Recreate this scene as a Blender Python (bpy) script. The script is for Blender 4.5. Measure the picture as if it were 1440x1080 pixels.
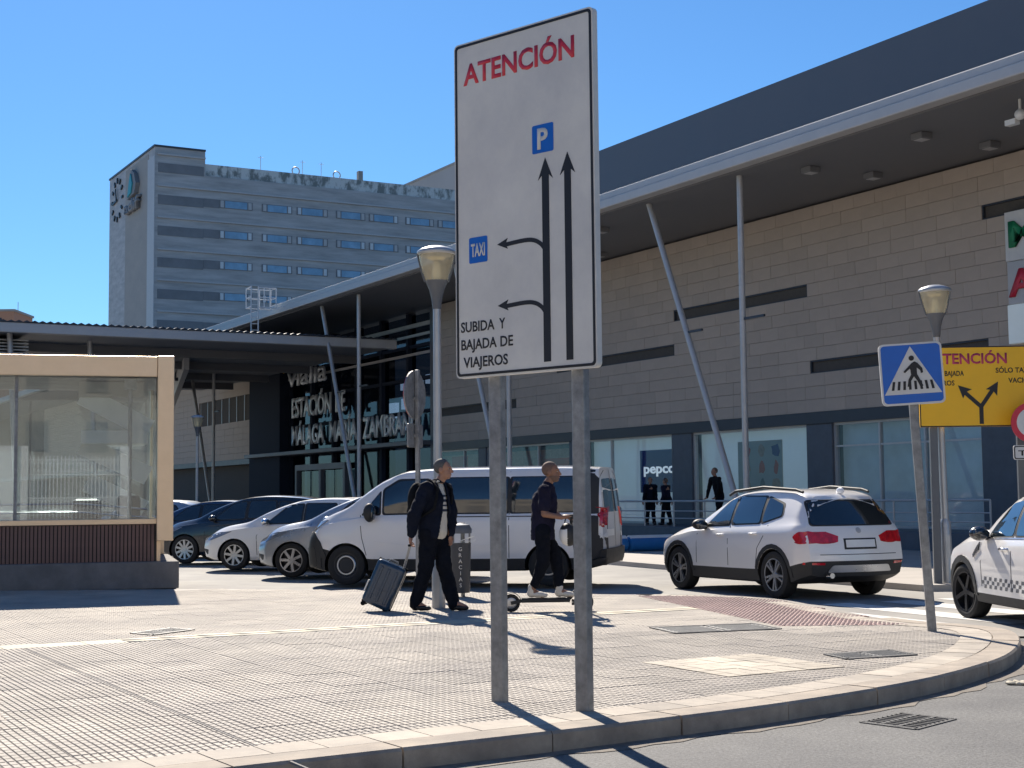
import bpy, bmesh, math, random
import numpy as np
from mathutils import Vector, Matrix, Quaternion
from mathutils.bvhtree import BVHTree
from mathutils.geometry import delaunay_2d_cdt
random.seed(7)
for o in list(bpy.data.objects): bpy.data.objects.remove(o)
SC = bpy.context.scene
COL = SC.collection
PI = math.pi
rad = math.radians

# ------------------------------------------------------------------ camera
PITCH, ROLL, CAMH, FPX = .0762, .0103, 1.42, 2068.0
cam_d = bpy.data.cameras.new('camera'); cam = bpy.data.objects.new('camera', cam_d); COL.objects.link(cam)
cam_d.sensor_width = 36; cam_d.lens = FPX / 1440 * 36; cam_d.clip_end = 6000; cam_d.clip_start = .05
F_ = Vector((0, math.cos(PITCH), math.sin(PITCH))); U0 = Vector((0, -math.sin(PITCH), math.cos(PITCH))); R0 = Vector((1, 0, 0))
R_ = R0 * math.cos(ROLL) - U0 * math.sin(ROLL); U_ = R0 * math.sin(ROLL) + U0 * math.cos(ROLL)
mw = Matrix((R_, U_, -F_)).transposed().to_4x4(); mw.translation = (0, 0, CAMH)
cam.matrix_world = mw
SC.camera = cam

# ------------------------------------------------------------------ sky and sun
SUN_EL, SUN_AZ = rad(39), rad(-14.2)      # azimuth measured from +Y towards +X
W = bpy.data.worlds.new('World'); SC.world = W; W.use_nodes = True
nt = W.node_tree; nt.nodes.clear()
sky = nt.nodes.new('ShaderNodeTexSky'); sky.sky_type = 'NISHITA'; sky.sun_disc = False
sky.sun_elevation = SUN_EL; sky.sun_rotation = SUN_AZ
sky.air_density = 1.0; sky.dust_density = 0.15; sky.ozone_density = 1.6; sky.altitude = 0
hsv = nt.nodes.new('ShaderNodeMix'); hsv.data_type = 'RGBA'; hsv.blend_type = 'MULTIPLY'; hsv.inputs['Factor'].default_value = 1; hsv.inputs['B'].default_value = (.52, .93, 1.35, 1)
bg = nt.nodes.new('ShaderNodeBackground'); bg.inputs['Strength'].default_value = 0.052
wo = nt.nodes.new('ShaderNodeOutputWorld')
nt.links.new(sky.outputs[0], hsv.inputs['A']); nt.links.new(hsv.outputs['Result'], bg.inputs[0]); nt.links.new(bg.outputs[0], wo.inputs[0])
sd = bpy.data.lights.new('sun', 'SUN'); sd.energy = 5.0; sd.angle = rad(.53); sd.color = (1, .91, .79)
sun = bpy.data.objects.new('sun', sd); COL.objects.link(sun)
S_ = Vector((math.sin(SUN_AZ) * math.cos(SUN_EL), math.cos(SUN_AZ) * math.cos(SUN_EL), math.sin(SUN_EL)))
sun.rotation_euler = (-S_).to_track_quat('-Z', 'Y').to_euler(); sun.location = (0, 0, 60)
SC.view_settings.view_transform = 'Standard'; SC.view_settings.look = 'None'
SC.view_settings.exposure = 0.80; SC.view_settings.gamma = 1
SC.render.engine = 'CYCLES'
SC.render.resolution_x = 1024; SC.render.resolution_y = 768
SC.cycles.max_bounces = 8; SC.cycles.transparent_max_bounces = 24

# ------------------------------------------------------------------ materials
MATS = {}
def mat(name, col, rough=.6, metal=0., var=.12, scale=6., bump=0., bscale=60., coat=0., rand=0., spec=.5, stretch=(1, 1, 1), emit=0., col2=None, rvar=.12, world=0., pos=(.3, .7), wlow=.68):
    m = bpy.data.materials.new(name); m.use_nodes = True; n = m.node_tree; n.nodes.clear(); L = n.links
    out = n.nodes.new('ShaderNodeOutputMaterial'); p = n.nodes.new('ShaderNodeBsdfPrincipled'); L.new(p.outputs[0], out.inputs[0])
    tc = n.nodes.new('ShaderNodeTexCoord'); mp = n.nodes.new('ShaderNodeMapping'); mp.inputs['Scale'].default_value = stretch
    L.new(tc.outputs['Object'], mp.inputs[0])
    nz = n.nodes.new('ShaderNodeTexNoise'); nz.inputs['Scale'].default_value = scale; nz.inputs['Detail'].default_value = 6; nz.inputs['Roughness'].default_value = .65
    L.new(mp.outputs[0], nz.inputs['Vector'])
    rp = n.nodes.new('ShaderNodeValToRGB'); rp.color_ramp.elements[0].position = pos[0]; rp.color_ramp.elements[1].position = pos[1]
    c2 = col2 or tuple(min(1, c * (1 + var)) for c in col); c1 = tuple(c * (1 - var) for c in col) if not col2 else col
    rp.color_ramp.elements[0].color = (*c1, 1); rp.color_ramp.elements[1].color = (*c2, 1)
    L.new(nz.outputs[0], rp.inputs[0]); src = rp.outputs[0]
    if world:   # broad stains that run across neighbouring pieces
        ge = n.nodes.new('ShaderNodeNewGeometry'); wn = n.nodes.new('ShaderNodeTexNoise'); wn.inputs['Scale'].default_value = world; wn.inputs['Detail'].default_value = 7; wn.inputs['Roughness'].default_value = .7
        L.new(ge.outputs['Position'], wn.inputs['Vector']); wr_ = n.nodes.new('ShaderNodeValToRGB'); wr_.color_ramp.elements[0].position = .32; wr_.color_ramp.elements[1].position = .66
        wr_.color_ramp.elements[0].color = (wlow, wlow - .01, wlow, 1); wr_.color_ramp.elements[1].color = (1.08, 1.06, 1.02, 1); L.new(wn.outputs[0], wr_.inputs[0])
        mw_ = n.nodes.new('ShaderNodeMix'); mw_.data_type = 'RGBA'; mw_.blend_type = 'MULTIPLY'; mw_.inputs['Factor'].default_value = 1
        L.new(src, mw_.inputs['A']); L.new(wr_.outputs[0], mw_.inputs['B']); src = mw_.outputs['Result']
    if rand:
        oi = n.nodes.new('ShaderNodeObjectInfo'); mr = n.nodes.new('ShaderNodeMapRange'); mr.inputs['To Min'].default_value = 1 - rand; mr.inputs['To Max'].default_value = 1 + rand
        L.new(oi.outputs['Random'], mr.inputs['Value'])
        mx = n.nodes.new('ShaderNodeMix'); mx.data_type = 'RGBA'; mx.blend_type = 'MULTIPLY'; mx.inputs['Factor'].default_value = 1
        L.new(src, mx.inputs['A']); L.new(mr.outputs[0], mx.inputs['B']); src = mx.outputs['Result']
    L.new(src, p.inputs['Base Color'])
    rr = n.nodes.new('ShaderNodeMapRange'); rr.inputs['To Min'].default_value = max(.02, rough - rvar); rr.inputs['To Max'].default_value = min(1, rough + rvar)
    L.new(nz.outputs[0], rr.inputs['Value']); L.new(rr.outputs[0], p.inputs['Roughness'])
    p.inputs['Metallic'].default_value = metal; p.inputs['Coat Weight'].default_value = coat; p.inputs['Coat Roughness'].default_value = .04
    p.inputs['Specular IOR Level'].default_value = spec
    if bump:
        nb = n.nodes.new('ShaderNodeTexNoise'); nb.inputs['Scale'].default_value = bscale; nb.inputs['Detail'].default_value = 5
        L.new(mp.outputs[0], nb.inputs['Vector'])
        b = n.nodes.new('ShaderNodeBump'); b.inputs['Strength'].default_value = bump; b.inputs['Distance'].default_value = .01
        L.new(nb.outputs[0], b.inputs['Height']); L.new(b.outputs[0], p.inputs['Normal'])
    if emit:
        p.inputs['Emission Color'].default_value = (*col, 1); p.inputs['Emission Strength'].default_value = emit
    MATS[name] = m; return m

def glass(name, tint=(.8, .85, .85), refl=.06, rough=.02, body=None, bodyw=0.):
    """thin pane: tinted see-through plus fresnel mirror, with an optional film of body colour"""
    m = bpy.data.materials.new(name); m.use_nodes = True; n = m.node_tree; n.nodes.clear(); L = n.links
    out = n.nodes.new('ShaderNodeOutputMaterial'); tr = n.nodes.new('ShaderNodeBsdfTransparent'); tr.inputs[0].default_value = (*tint, 1)
    gl = n.nodes.new('ShaderNodeBsdfGlossy'); gl.inputs['Roughness'].default_value = rough; gl.inputs[0].default_value = (.95, .97, 1, 1)
    fr = n.nodes.new('ShaderNodeLayerWeight'); fr.inputs[0].default_value = .5
    pw = n.nodes.new('ShaderNodeMath'); pw.operation = 'POWER'; pw.inputs[1].default_value = 5; L.new(fr.outputs['Facing'], pw.inputs[0])
    ad = n.nodes.new('ShaderNodeMath'); ad.operation = 'MULTIPLY_ADD'; ad.inputs[1].default_value = .8; ad.inputs[2].default_value = refl; ad.use_clamp = True
    L.new(pw.outputs[0], ad.inputs[0])
    base = tr.outputs[0]
    if body:
        df = n.nodes.new('ShaderNodeBsdfDiffuse'); df.inputs[0].default_value = (*body, 1)
        mx0 = n.nodes.new('ShaderNodeMixShader'); mx0.inputs[0].default_value = bodyw
        tc = n.nodes.new('ShaderNodeTexCoord'); nz = n.nodes.new('ShaderNodeTexNoise'); nz.inputs['Scale'].default_value = .8; nz.inputs['Detail'].default_value = 4
        L.new(tc.outputs['Object'], nz.inputs['Vector'])
        mr = n.nodes.new('ShaderNodeMapRange'); mr.inputs['To Min'].default_value = max(0, bodyw - .12); mr.inputs['To Max'].default_value = min(1, bodyw + .12)
        L.new(nz.outputs[0], mr.inputs['Value']); L.new(mr.outputs[0], mx0.inputs[0])
        L.new(tr.outputs[0], mx0.inputs[1]); L.new(df.outputs[0], mx0.inputs[2]); base = mx0.outputs[0]
    mx = n.nodes.new('ShaderNodeMixShader'); L.new(ad.outputs[0], mx.inputs[0]); L.new(base, mx.inputs[1]); L.new(gl.outputs[0], mx.inputs[2]); L.new(mx.outputs[0], out.inputs[0])
    MATS[name] = m; return m

# ------------------------------------------------------------------ mesh helpers
class MB:
    def __init__(s): s.v = []; s.f = []; s.m = []
    def add(s, vs, fs, mi=0):
        b = len(s.v); s.v += [tuple(v) for v in vs]
        for f in fs: s.f.append(tuple(b + i for i in f)); s.m.append(mi)
        return s
    def box(s, a, b, mi=0, M=None):
        x0, y0, z0 = a; x1, y1, z1 = b
        if x0 > x1: x0, x1 = x1, x0
        if y0 > y1: y0, y1 = y1, y0
        if z0 > z1: z0, z1 = z1, z0
        v = [Vector(p) for p in ((x0, y0, z0), (x1, y0, z0), (x1, y1, z0), (x0, y1, z0), (x0, y0, z1), (x1, y0, z1), (x1, y1, z1), (x0, y1, z1))]
        if M: v = [M @ p for p in v]
        return s.add(v, [(3, 2, 1, 0), (4, 5, 6, 7), (0, 1, 5, 4), (1, 2, 6, 5), (2, 3, 7, 6), (3, 0, 4, 7)], mi)
    def bar(s, p, q, w, h, mi=0, up=(0, 0, 1)):
        p = Vector(p); q = Vector(q); d = (q - p).normalized(); up = Vector(up)
        if abs(d.dot(up)) > .98: up = Vector((0, 1, 0))
        x = d.cross(up).normalized(); y = x.cross(d)
        v = [c + x * (a * w / 2) + y * (b * h / 2) for c in (p, q) for a, b in ((-1, -1), (1, -1), (1, 1), (-1, 1))]
        return s.add(v, [(3, 2, 1, 0), (4, 5, 6, 7), (0, 1, 5, 4), (1, 2, 6, 5), (2, 3, 7, 6), (3, 0, 4, 7)], mi)
    def tube(s, pts, r, seg=10, mi=0, caps=True):
        pts = [Vector(p) for p in pts]; n = len(pts); rs = r if isinstance(r, (list, tuple)) else [r] * n
        b = len(s.v); prev = None
        for i, p in enumerate(pts):
            d = (pts[min(i + 1, n - 1)] - pts[max(i - 1, 0)]).normalized()
            if prev is None:
                a = Vector((0, 0, 1)) if abs(d.z) < .9 else Vector((1, 0, 0)); x = d.cross(a).normalized()
            else:
                x = (prev - d * prev.dot(d)).normalized()
            prev = x; y = d.cross(x)
            for k in range(seg):
                t = 2 * PI * k / seg; s.v.append(tuple(p + (x * math.cos(t) + y * math.sin(t)) * rs[i]))
        for i in range(n - 1):
            for k in range(seg):
                k2 = (k + 1) % seg; s.f.append((b + i * seg + k, b + i * seg + k2, b + (i + 1) * seg + k2, b + (i + 1) * seg + k)); s.m.append(mi)
        if caps:
            s.f.append(tuple(b + k for k in range(seg))[::-1]); s.m.append(mi)
            s.f.append(tuple(b + (n - 1) * seg + k for k in range(seg))); s.m.append(mi)
        return s
    def lathe(s, prof, seg=24, mi=0, M=None, close=False):
        """profile of (r, h) about local z"""
        b = len(s.v); n = len(prof)
        for r, h in prof:
            for k in range(seg):
                t = 2 * PI * k / seg; p = Vector((r * math.cos(t), r * math.sin(t), h)); s.v.append(tuple(M @ p if M else p))
        R = range(n if close else n - 1)
        for i in R:
            j = (i + 1) % n
            for k in range(seg):
                k2 = (k + 1) % seg; s.f.append((b + i * seg + k, b + i * seg + k2, b + j * seg + k2, b + j * seg + k)); s.m.append(mi)
        return s
    def prism(s, poly, h0, h1, M=None, mi=0):
        """2D polygon (x, y) extruded h0..h1 along z, then transformed"""
        n = len(poly); v = [Vector((x, y, h0)) for x, y in poly] + [Vector((x, y, h1)) for x, y in poly]
        if M: v = [M @ p for p in v]
        f = [tuple(range(n))[::-1], tuple(range(n, 2 * n))] + [(i, (i + 1) % n, n + (i + 1) % n, n + i) for i in range(n)]
        return s.add(v, f, mi)
    def ell(s, c, r, seg=16, ring=10, mi=0, M=None):
        b = len(s.v); c = Vector(c)
        for i in range(ring + 1):
            a = PI * i / ring
            for k in range(seg):
                t = 2 * PI * k / seg; p = Vector((r[0] * math.sin(a) * math.cos(t), r[1] * math.sin(a) * math.sin(t), r[2] * math.cos(a)))
                if M: p = M @ p
                s.v.append(tuple(c + p))
        for i in range(ring):
            for k in range(seg):
                k2 = (k + 1) % seg; s.f.append((b + i * seg + k, b + (i + 1) * seg + k, b + (i + 1) * seg + k2, b + i * seg + k2)); s.m.append(mi)
        return s
    def mesh(s, name, mats, smooth=None):
        me = bpy.data.meshes.new(name); me.from_pydata(s.v, [], s.f)
        for m in (mats if isinstance(mats, (list, tuple)) else [mats]): me.materials.append(MATS[m] if isinstance(m, str) else m)
        me.polygons.foreach_set('material_index', s.m)
        bm = bmesh.new(); bm.from_mesh(me); bmesh.ops.remove_doubles(bm, verts=bm.verts, dist=1e-5); bmesh.ops.recalc_face_normals(bm, faces=bm.faces); bm.to_mesh(me); bm.free()
        if smooth is not None: shade(me, smooth)
        return me
    def build(s, name, mats, parent=None, smooth=None, bevel=0., seg=2):
        o = link(name, s.mesh(name, mats, smooth), parent)
        if bevel:
            bv = o.modifiers.new('bevel', 'BEVEL'); bv.width = bevel; bv.segments = seg; bv.limit_method = 'ANGLE'; bv.angle_limit = rad(35)
        return o

def shade(me, angle=40):
    me.polygons.foreach_set('use_smooth', [True] * len(me.polygons))
    me.set_sharp_from_angle(angle=rad(angle))

def link(name, me, parent=None):
    o = bpy.data.objects.new(name, me); COL.objects.link(o)
    if parent is not None: o.parent = parent
    return o
def tag(o, label, cat, group=None):
    o['label'] = label; o['category'] = cat
    if group: o['group'] = group
    return o
def thing(name, label, cat, loc=(0, 0, 0), rz=0., group=None):
    o = bpy.data.objects.new(name, None); COL.objects.link(o); o.location = loc; o.rotation_euler = (0, 0, rz); o.empty_display_size = .2
    return tag(o, label, cat, group)
def struct(o): o['kind'] = 'structure'; return o
def stuff(o): o['kind'] = 'stuff'; return o
def evalmesh(o):
    bpy.context.view_layer.update()
    dg = bpy.context.evaluated_depsgraph_get(); dg.update()
    return bpy.data.meshes.new_from_object(o.evaluated_get(dg))

# flat drawing plane of a sign: local x to the right, z up, facing -y; prisms with a small thickness
def plane_prism(mb, poly, y0, y1, mi=0):
    M = Matrix(((1, 0, 0, 0), (0, 0, 1, 0), (0, 1, 0, 0), (0, 0, 0, 1)))
    return mb.prism(poly, y0, y1, M, mi)

_cap = [None]
def text_mesh(body, cap, width=None, bold=0., extrude=.002, align='LEFT', spacing=1.):
    """mesh of a line of text in the local x-z plane facing -y, baseline at z=0, given cap height (and overall width)"""
    def ev(t, b=0.):
        cu = bpy.data.curves.new('t', 'FONT'); cu.body = t; cu.size = 1; cu.offset = b; cu.extrude = 0; cu.resolution_u = 3; cu.space_character = spacing
        o = bpy.data.objects.new('t', cu); COL.objects.link(o); me = evalmesh(o); bpy.data.objects.remove(o); bpy.data.curves.remove(cu); return me
    if _cap[0] is None:
        h = ev('H'); _cap[0] = max(v.co.y for v in h.vertices)
    s = cap / _cap[0]; me = ev(body, bold)
    xs = [v.co.x for v in me.vertices]; x0, x1 = min(xs), max(xs)
    sx = width / (x1 - x0) if width else s
    off = {'LEFT': x0, 'CENTER': (x0 + x1) / 2, 'RIGHT': x1}[align]
    bm = bmesh.new(); bm.from_mesh(me); bpy.data.meshes.remove(me)
    bmesh.ops.dissolve_degenerate(bm, edges=bm.edges, dist=1e-5)
    r = bmesh.ops.extrude_face_region(bm, geom=list(bm.faces)); nv = [g for g in r['geom'] if isinstance(g, bmesh.types.BMVert)]
    for v in bm.verts: v.co = Vector(((v.co.x - off) * sx, 0, v.co.y * s))
    for v in nv: v.co.y -= extrude
    bmesh.ops.recalc_face_normals(bm, faces=bm.faces)
    m2 = bpy.data.meshes.new('text'); bm.to_mesh(m2); bm.free(); return m2
def text(name, body, m, parent, x, y, z, cap, width=None, **k):
    me = text_mesh(body, cap, width, **k); me.materials.append(MATS[m]); o = link(name, me, parent); o.location = (x, y, z); return o

# ------------------------------------------------------------------ material library
mat('asphalt', (.150, .152, .152), .85, var=.55, scale=42, bump=.6, bscale=90, world=.9)
mat('pale_road', (.32, .312, .295), .9, var=.10, scale=1.2, bump=.3, bscale=60, world=.5)
mat('paving', (.42, .385, .34), .8, var=.14, scale=1.1, bump=.25, bscale=120, rand=.10, world=.7)
mat('paving_far', (.39, .36, .325), .85, var=.14, scale=.9, bump=.3, bscale=60)
mat('paving_band', (.50, .45, .35), .8, var=.10, scale=3, bump=.2, bscale=90, rand=.08)
mat('paving_pale', (.50, .45, .37), .8, var=.16, scale=9, bump=.2, bscale=90, rand=.16, world=2.)
mat('paving_red', (.40, .285, .26), .85, var=.12, scale=3, bump=.2, bscale=90, rand=.10)
mat('kerb', (.37, .32, .265), .85, var=.18, scale=5, bump=.35, bscale=70, rand=.08, world=2.2)
mat('border', (.45, .405, .345), .85, var=.14, scale=5, bump=.3, bscale=80, rand=.10, world=1.5)
mat('grout', (.305, .28, .25), .95, var=.15, scale=5)
mat('iron', (.10, .10, .10), .6, metal=.5, var=.2, scale=12, bump=.3, bscale=60)
mat('white_line', (.62, .61, .58), .8, var=.15, scale=8)
mat('stone', (.47, .39, .32), .7, var=.06, scale=2.2, bump=.12, bscale=40, rand=.05)
mat('joint', (.09, .08, .07), .9)
mat('dark_metal', (.035, .042, .055), .45, var=.12, scale=3)
mat('roof_panel', (.125, .13, .145), .5, var=.06, scale=.5)
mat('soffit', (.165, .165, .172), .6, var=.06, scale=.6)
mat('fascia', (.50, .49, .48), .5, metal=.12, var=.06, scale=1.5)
mat('pole_steel', (.50, .49, .48), .42, metal=.3, var=.08, scale=4)
mat('galv', (.29, .30, .31), .55, metal=.5, var=.28, scale=13, bump=.1, bscale=60, world=3., wlow=.75)
mat('dark_blue', (.022, .030, .050), .8, spec=.15, var=.12, scale=2)
mat('shop_film', (.62, .70, .72), .5, var=.06, scale=.8, emit=.10)  # faint glow stands in for the lit shop interior
mat('shop_inside', (.10, .12, .14), .7, var=.35, scale=1.2)
mat('pillar', (.085, .10, .125), .5, var=.16, scale=3)
mat('white_paint', (.78, .78, .76), .4, var=.04, scale=6)
mat('letter_grey', (.62, .63, .64), .4, metal=.2, var=.05)
mat('navy', (.008, .018, .10), .6, var=.08, emit=.10, spec=.2)  # print given a faint glow, as if lit by the shop
mat('poster_red', (.45, .04, .05), .5, var=.1)
mat('poster_brick', (.40, .24, .18), .6, var=.35, scale=14)
mat('black', (.012, .012, .013), .45, var=.15)
mat('yellow', (.92, .50, .015), .45, var=.03, scale=3)
mat('sign_white', (.67, .67, .65), .45, var=.05, scale=2.5, world=1.6, wlow=.90)
mat('sign_red', (.60, .03, .06), .45, var=.08, scale=30)
mat('sign_purple', (.50, .04, .11), .45, var=.08, scale=30)
mat('sign_blue', (.005, .13, .55), .4, var=.05)
mat('sign_black', (.014, .014, .018), .5, var=.15, scale=30)
mat('brass', (.82, .63, .43), .38, metal=.55, var=.07, scale=2.0, rvar=.10)
mat('louvre', (.20, .115, .095), .6, var=.15, scale=5)
mat('plinth', (.20, .19, .18), .9, var=.25, scale=2.2, bump=.3, bscale=40)
mat('slate', (.43, .42, .41), .6, var=.28, scale=.55, stretch=(1, .35, 3.2), bump=.1, bscale=6)
mat('slate_dark', (.20, .205, .215), .6, var=.15, scale=.5)
mat('slate_light', (.36, .34, .31), .7, var=.10, scale=.35, stretch=(1, 1, 2))
mat('slate_ledge', (.48, .475, .47), .5, var=.08)
mat('weathered', (.20, .22, .21), .7, scale=1.3, stretch=(1, 1, .6), col2=(.62, .64, .62), pos=(.40, .54))
mat('pane_blue', (.20, .34, .48), .12, var=.25, scale=.6, spec=.8)
mat('pane_white', (.62, .66, .68), .4, var=.08)
mat('teal', (.02, .30, .34), .5)
mat('lamp_grey', (.115, .125, .14), .45, var=.08)
mat('lamp_pole', (.44, .45, .46), .4, metal=.45, var=.08, scale=5)
mat('reflector', (.82, .75, .55), .35, var=.15, scale=9)
mat('orange_wall', (.50, .26, .16), .8)
mat('rubber', (.018, .018, .018), .8, var=.2)
mat('car_white', (.80, .785, .765), .32, var=.015, coat=.9, scale=1)
mat('car_silver', (.40, .43, .47), .3, metal=.5, var=.02, coat=.8, scale=1)
mat('car_black', (.010, .012, .018), .25, var=.03, coat=1., scale=1)
mat('car_blue', (.02, .04, .09), .25, var=.03, coat=1., scale=1)
mat('plastic', (.022, .023, .025), .6, var=.15, scale=8)
mat('alloy', (.45, .46, .48), .3, metal=.8, var=.05)
mat('alloy_dark', (.035, .037, .042), .35, metal=.5, var=.05)
mat('car_glass', (.012, .018, .022), .04, var=.3, scale=1.5, coat=1., rvar=.02, spec=.9)
mat('headlamp', (.26, .28, .31), .12, metal=.35, var=.3, scale=18, coat=1.)
mat('tail_red', (.50, .008, .015), .12, var=.35, scale=14, coat=1.)
mat('chrome', (.7, .7, .72), .12, metal=1., var=.03)
mat('seam', (.06, .06, .065), .8)
mat('skin', (.36, .19, .125), .55, var=.10, scale=14)
mat('skin_dark', (.26, .135, .085), .55, var=.10, scale=14)
mat('hair_grey', (.10, .095, .09), .8, var=.3, scale=60)
mat('hair_short', (.16, .10, .075), .8, var=.2, scale=60)
mat('jacket', (.008, .011, .022), .85, spec=.12, var=.3, scale=9, bump=.3, bscale=30)
mat('trouser', (.007, .009, .015), .9, spec=.10, var=.25, scale=9, bump=.3, bscale=25)
mat('shirt', (.62, .58, .50), .85, var=.05, scale=9, bump=.2, bscale=30)
mat('stripe', (.02, .03, .06), .85)
mat('tee', (.016, .016, .034), .9, spec=.12, var=.25, scale=9, bump=.3, bscale=30)
mat('bag', (.009, .010, .012), .85, spec=.15, var=.25, scale=12, bump=.3, bscale=50)
mat('leather', (.012, .011, .011), .4, var=.2)
mat('sneaker', (.66, .62, .55), .7, var=.08)
mat('suitcase', (.018, .045, .085), .30, var=.12, scale=5, coat=.3)
mat('barrier_blue', (.02, .16, .42), .4, var=.08)
glass('kiosk_glass', (.86, .91, .91), .075, .012, (.30, .33, .33), .03)
glass('shop_glass', (.84, .90, .93), .02, .02)
glass('hall_glass', (.40, .46, .54), .02, .02)
glass('lamp_glass', (.92, .88, .76), .03, .10, (.80, .72, .52), .30)
# ================================================================== GROUND
YAW = .5115
u_ = Vector((-math.sin(YAW), math.cos(YAW))); v_ = Vector((math.cos(YAW), math.sin(YAW)))
OB = Vector((6.28, 47.0)); BROT = PI / 2 + YAW
def BW(u, n, z=0.):   # building frame to world
    p = OB + u_ * u - v_ * n; return Vector((p.x, p.y, z))
ROADZ = -.12
mb = MB(); mb.add([(-2500, -2500, ROADZ), (2500, -2500, ROADZ), (2500, 2500, ROADZ), (-2500, 2500, ROADZ)], [(0, 1, 2, 3)])
struct(mb.build('road', 'asphalt'))
# paler carriageway and forecourt behind the pavement
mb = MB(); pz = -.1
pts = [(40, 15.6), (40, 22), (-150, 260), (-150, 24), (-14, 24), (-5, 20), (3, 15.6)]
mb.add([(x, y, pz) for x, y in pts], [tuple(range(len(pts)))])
struct(mb.build('forecourt', 'pale_road'))
# far pavement in front of the building
fk = [(6.25, 22.7), (4.6, 26.4), (2.55, 31.3), (1.2, 34.8), (-.6, 39.5)]
mb = MB(); far = fk + [(-.6, 52), (10, 60), (40, 40), (40, 22.7)]
mb.prism(far, -.3, 0.)
struct(mb.build('far_pavement', 'paving_far'))
def catmull(P, n=12):
    out = []
    for i in range(len(P) - 1):
        p0 = Vector(P[max(i - 1, 0)]); p1 = Vector(P[i]); p2 = Vector(P[i + 1]); p3 = Vector(P[min(i + 2, len(P) - 1)])
        for k in range(n):
            t = k / n; out.append(.5 * ((2 * p1) + (p2 - p0) * t + (2 * p0 - 5 * p1 + 4 * p2 - p3) * t * t + (3 * p1 - p0 - 3 * p2 + p3) * t ** 3))
    out.append(Vector(P[-1])); return out
class Curve2:
    def __init__(s, P): s.p = P; s.l = [0]; [s.l.append(s.l[-1] + (P[i + 1] - P[i]).length) for i in range(len(P) - 1)]; s.len = s.l[-1]
    def at(s, d, off=0.):
        d = min(max(d, 0), s.len - 1e-6); i = max(k for k in range(len(s.l) - 1) if s.l[k] <= d)
        q = (d - s.l[i]) / (s.l[i + 1] - s.l[i]); p = s.p[i].lerp(s.p[i + 1], q); t = (s.p[i + 1] - s.p[i]).normalized()
        return p + Vector((-t.y, t.x)) * off
KP = [(-6.5, 4.7), (-4, 6.3), (-2.4, 7.33), (-1.25, 8.07), (-.02, 8.84), (.73, 9.33), (1.64, 9.97), (2.4, 10.6), (3.07, 11.25), (3.67, 11.98), (4.26, 12.88), (4.72, 13.88), (5.0, 14.75), (5.05, 15.35), (4.86, 15.85), (4.5, 16.3), (4.2, 17.2), (3.95, 18.7), (3.68, 20.1), (3.2, 20.85), (1.85, 21.45)]
KC = Curve2(catmull(KP))
# dropped kerb beyond the corner: kerb blocks lie almost flush there
mbk = {}
pav = MB(); outl = [KC.at(KC.len * i / 160, .04) for i in range(161)] + [Vector(p) for p in ((-2, 22.7), (-4.6, 23.8), (-22, 24.3), (-22, 0))]
pav.prism([(p.x, p.y) for p in outl], -.3, -.016)
pavement = struct(pav.build('pavement', 'grout'))
KW, BWD = .26, .30
dropped = 0
d = 0.; i = 0
dcorner = min(range(len(KC.p)), key=lambda k: (KC.p[k] - Vector((4.4, 16.5))).length); dcorner = KC.l[dcorner]
while d < KC.len - .3:
    L = .97 + .06 * random.random(); L = min(L, KC.len - d); g = .006
    mb = MB(); sub = 5; zt = random.uniform(.004, .009); ins = random.uniform(-.004, .004)
    drop = -.07 if d > dcorner else 0.
    ring = []
    for k in range(sub + 1):
        q = d + g + (L - 2 * g) * k / sub; ch = .018
        a0 = KC.at(q, ins); a1 = KC.at(q, ins + ch); a2 = KC.at(q, KW - .004)
        ring += [(a0.x, a0.y, -.34), (a0.x, a0.y, zt - ch + drop), (a1.x, a1.y, zt + drop), (a2.x, a2.y, zt), (a2.x, a2.y, -.34)]
    fs = [(0, 1, 2, 3, 4), tuple(sub * 5 + k for k in (4, 3, 2, 1, 0))]
    for k in range(sub):
        for j in range(5): fs.append((k * 5 + j, k * 5 + (j + 1) % 5, k * 5 + 5 + (j + 1) % 5, k * 5 + 5 + j))
    mb.add(ring, fs); mb.build('kerb_stone', 'kerb', pavement)
    nb = 3
    for b in range(nb):
        q0 = d + L * b / nb + .004; q1 = d + L * (b + 1) / nb - .004
        P = [KC.at(q0, KW + .006), KC.at(q1, KW + .006), KC.at(q1, KW + BWD), KC.at(q0, KW + BWD)]; z = random.uniform(.004, .008)
        if q1 > KC.len - .05: continue
        mb = MB(); mb.prism([(p.x, p.y) for p in P], -.06, z); mb.build('border_paver', 'border', pavement)
    d += L
# dusty gutter strip at the foot of the kerb
gm = MB(); N_ = 90; mat('gutter', (.23, .205, .175), .95, var=.3, scale=14, bump=.3, bscale=60, world=1.8, wlow=.6)
for i in range(N_ + 1):
    q = KC.len * .80 * i / N_; a = KC.at(q, .02); b = KC.at(q, -.16 - .07 * math.sin(i * 1.7) * math.sin(i * .61)); gm.v += [(a.x, a.y, ROADZ + .004), (b.x, b.y, ROADZ + .004)]
for i in range(N_): gm.f.append((2 * i, 2 * i + 1, 2 * i + 3, 2 * i + 2)); gm.m.append(0)
struct(gm.build('gutter', 'gutter'))
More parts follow.
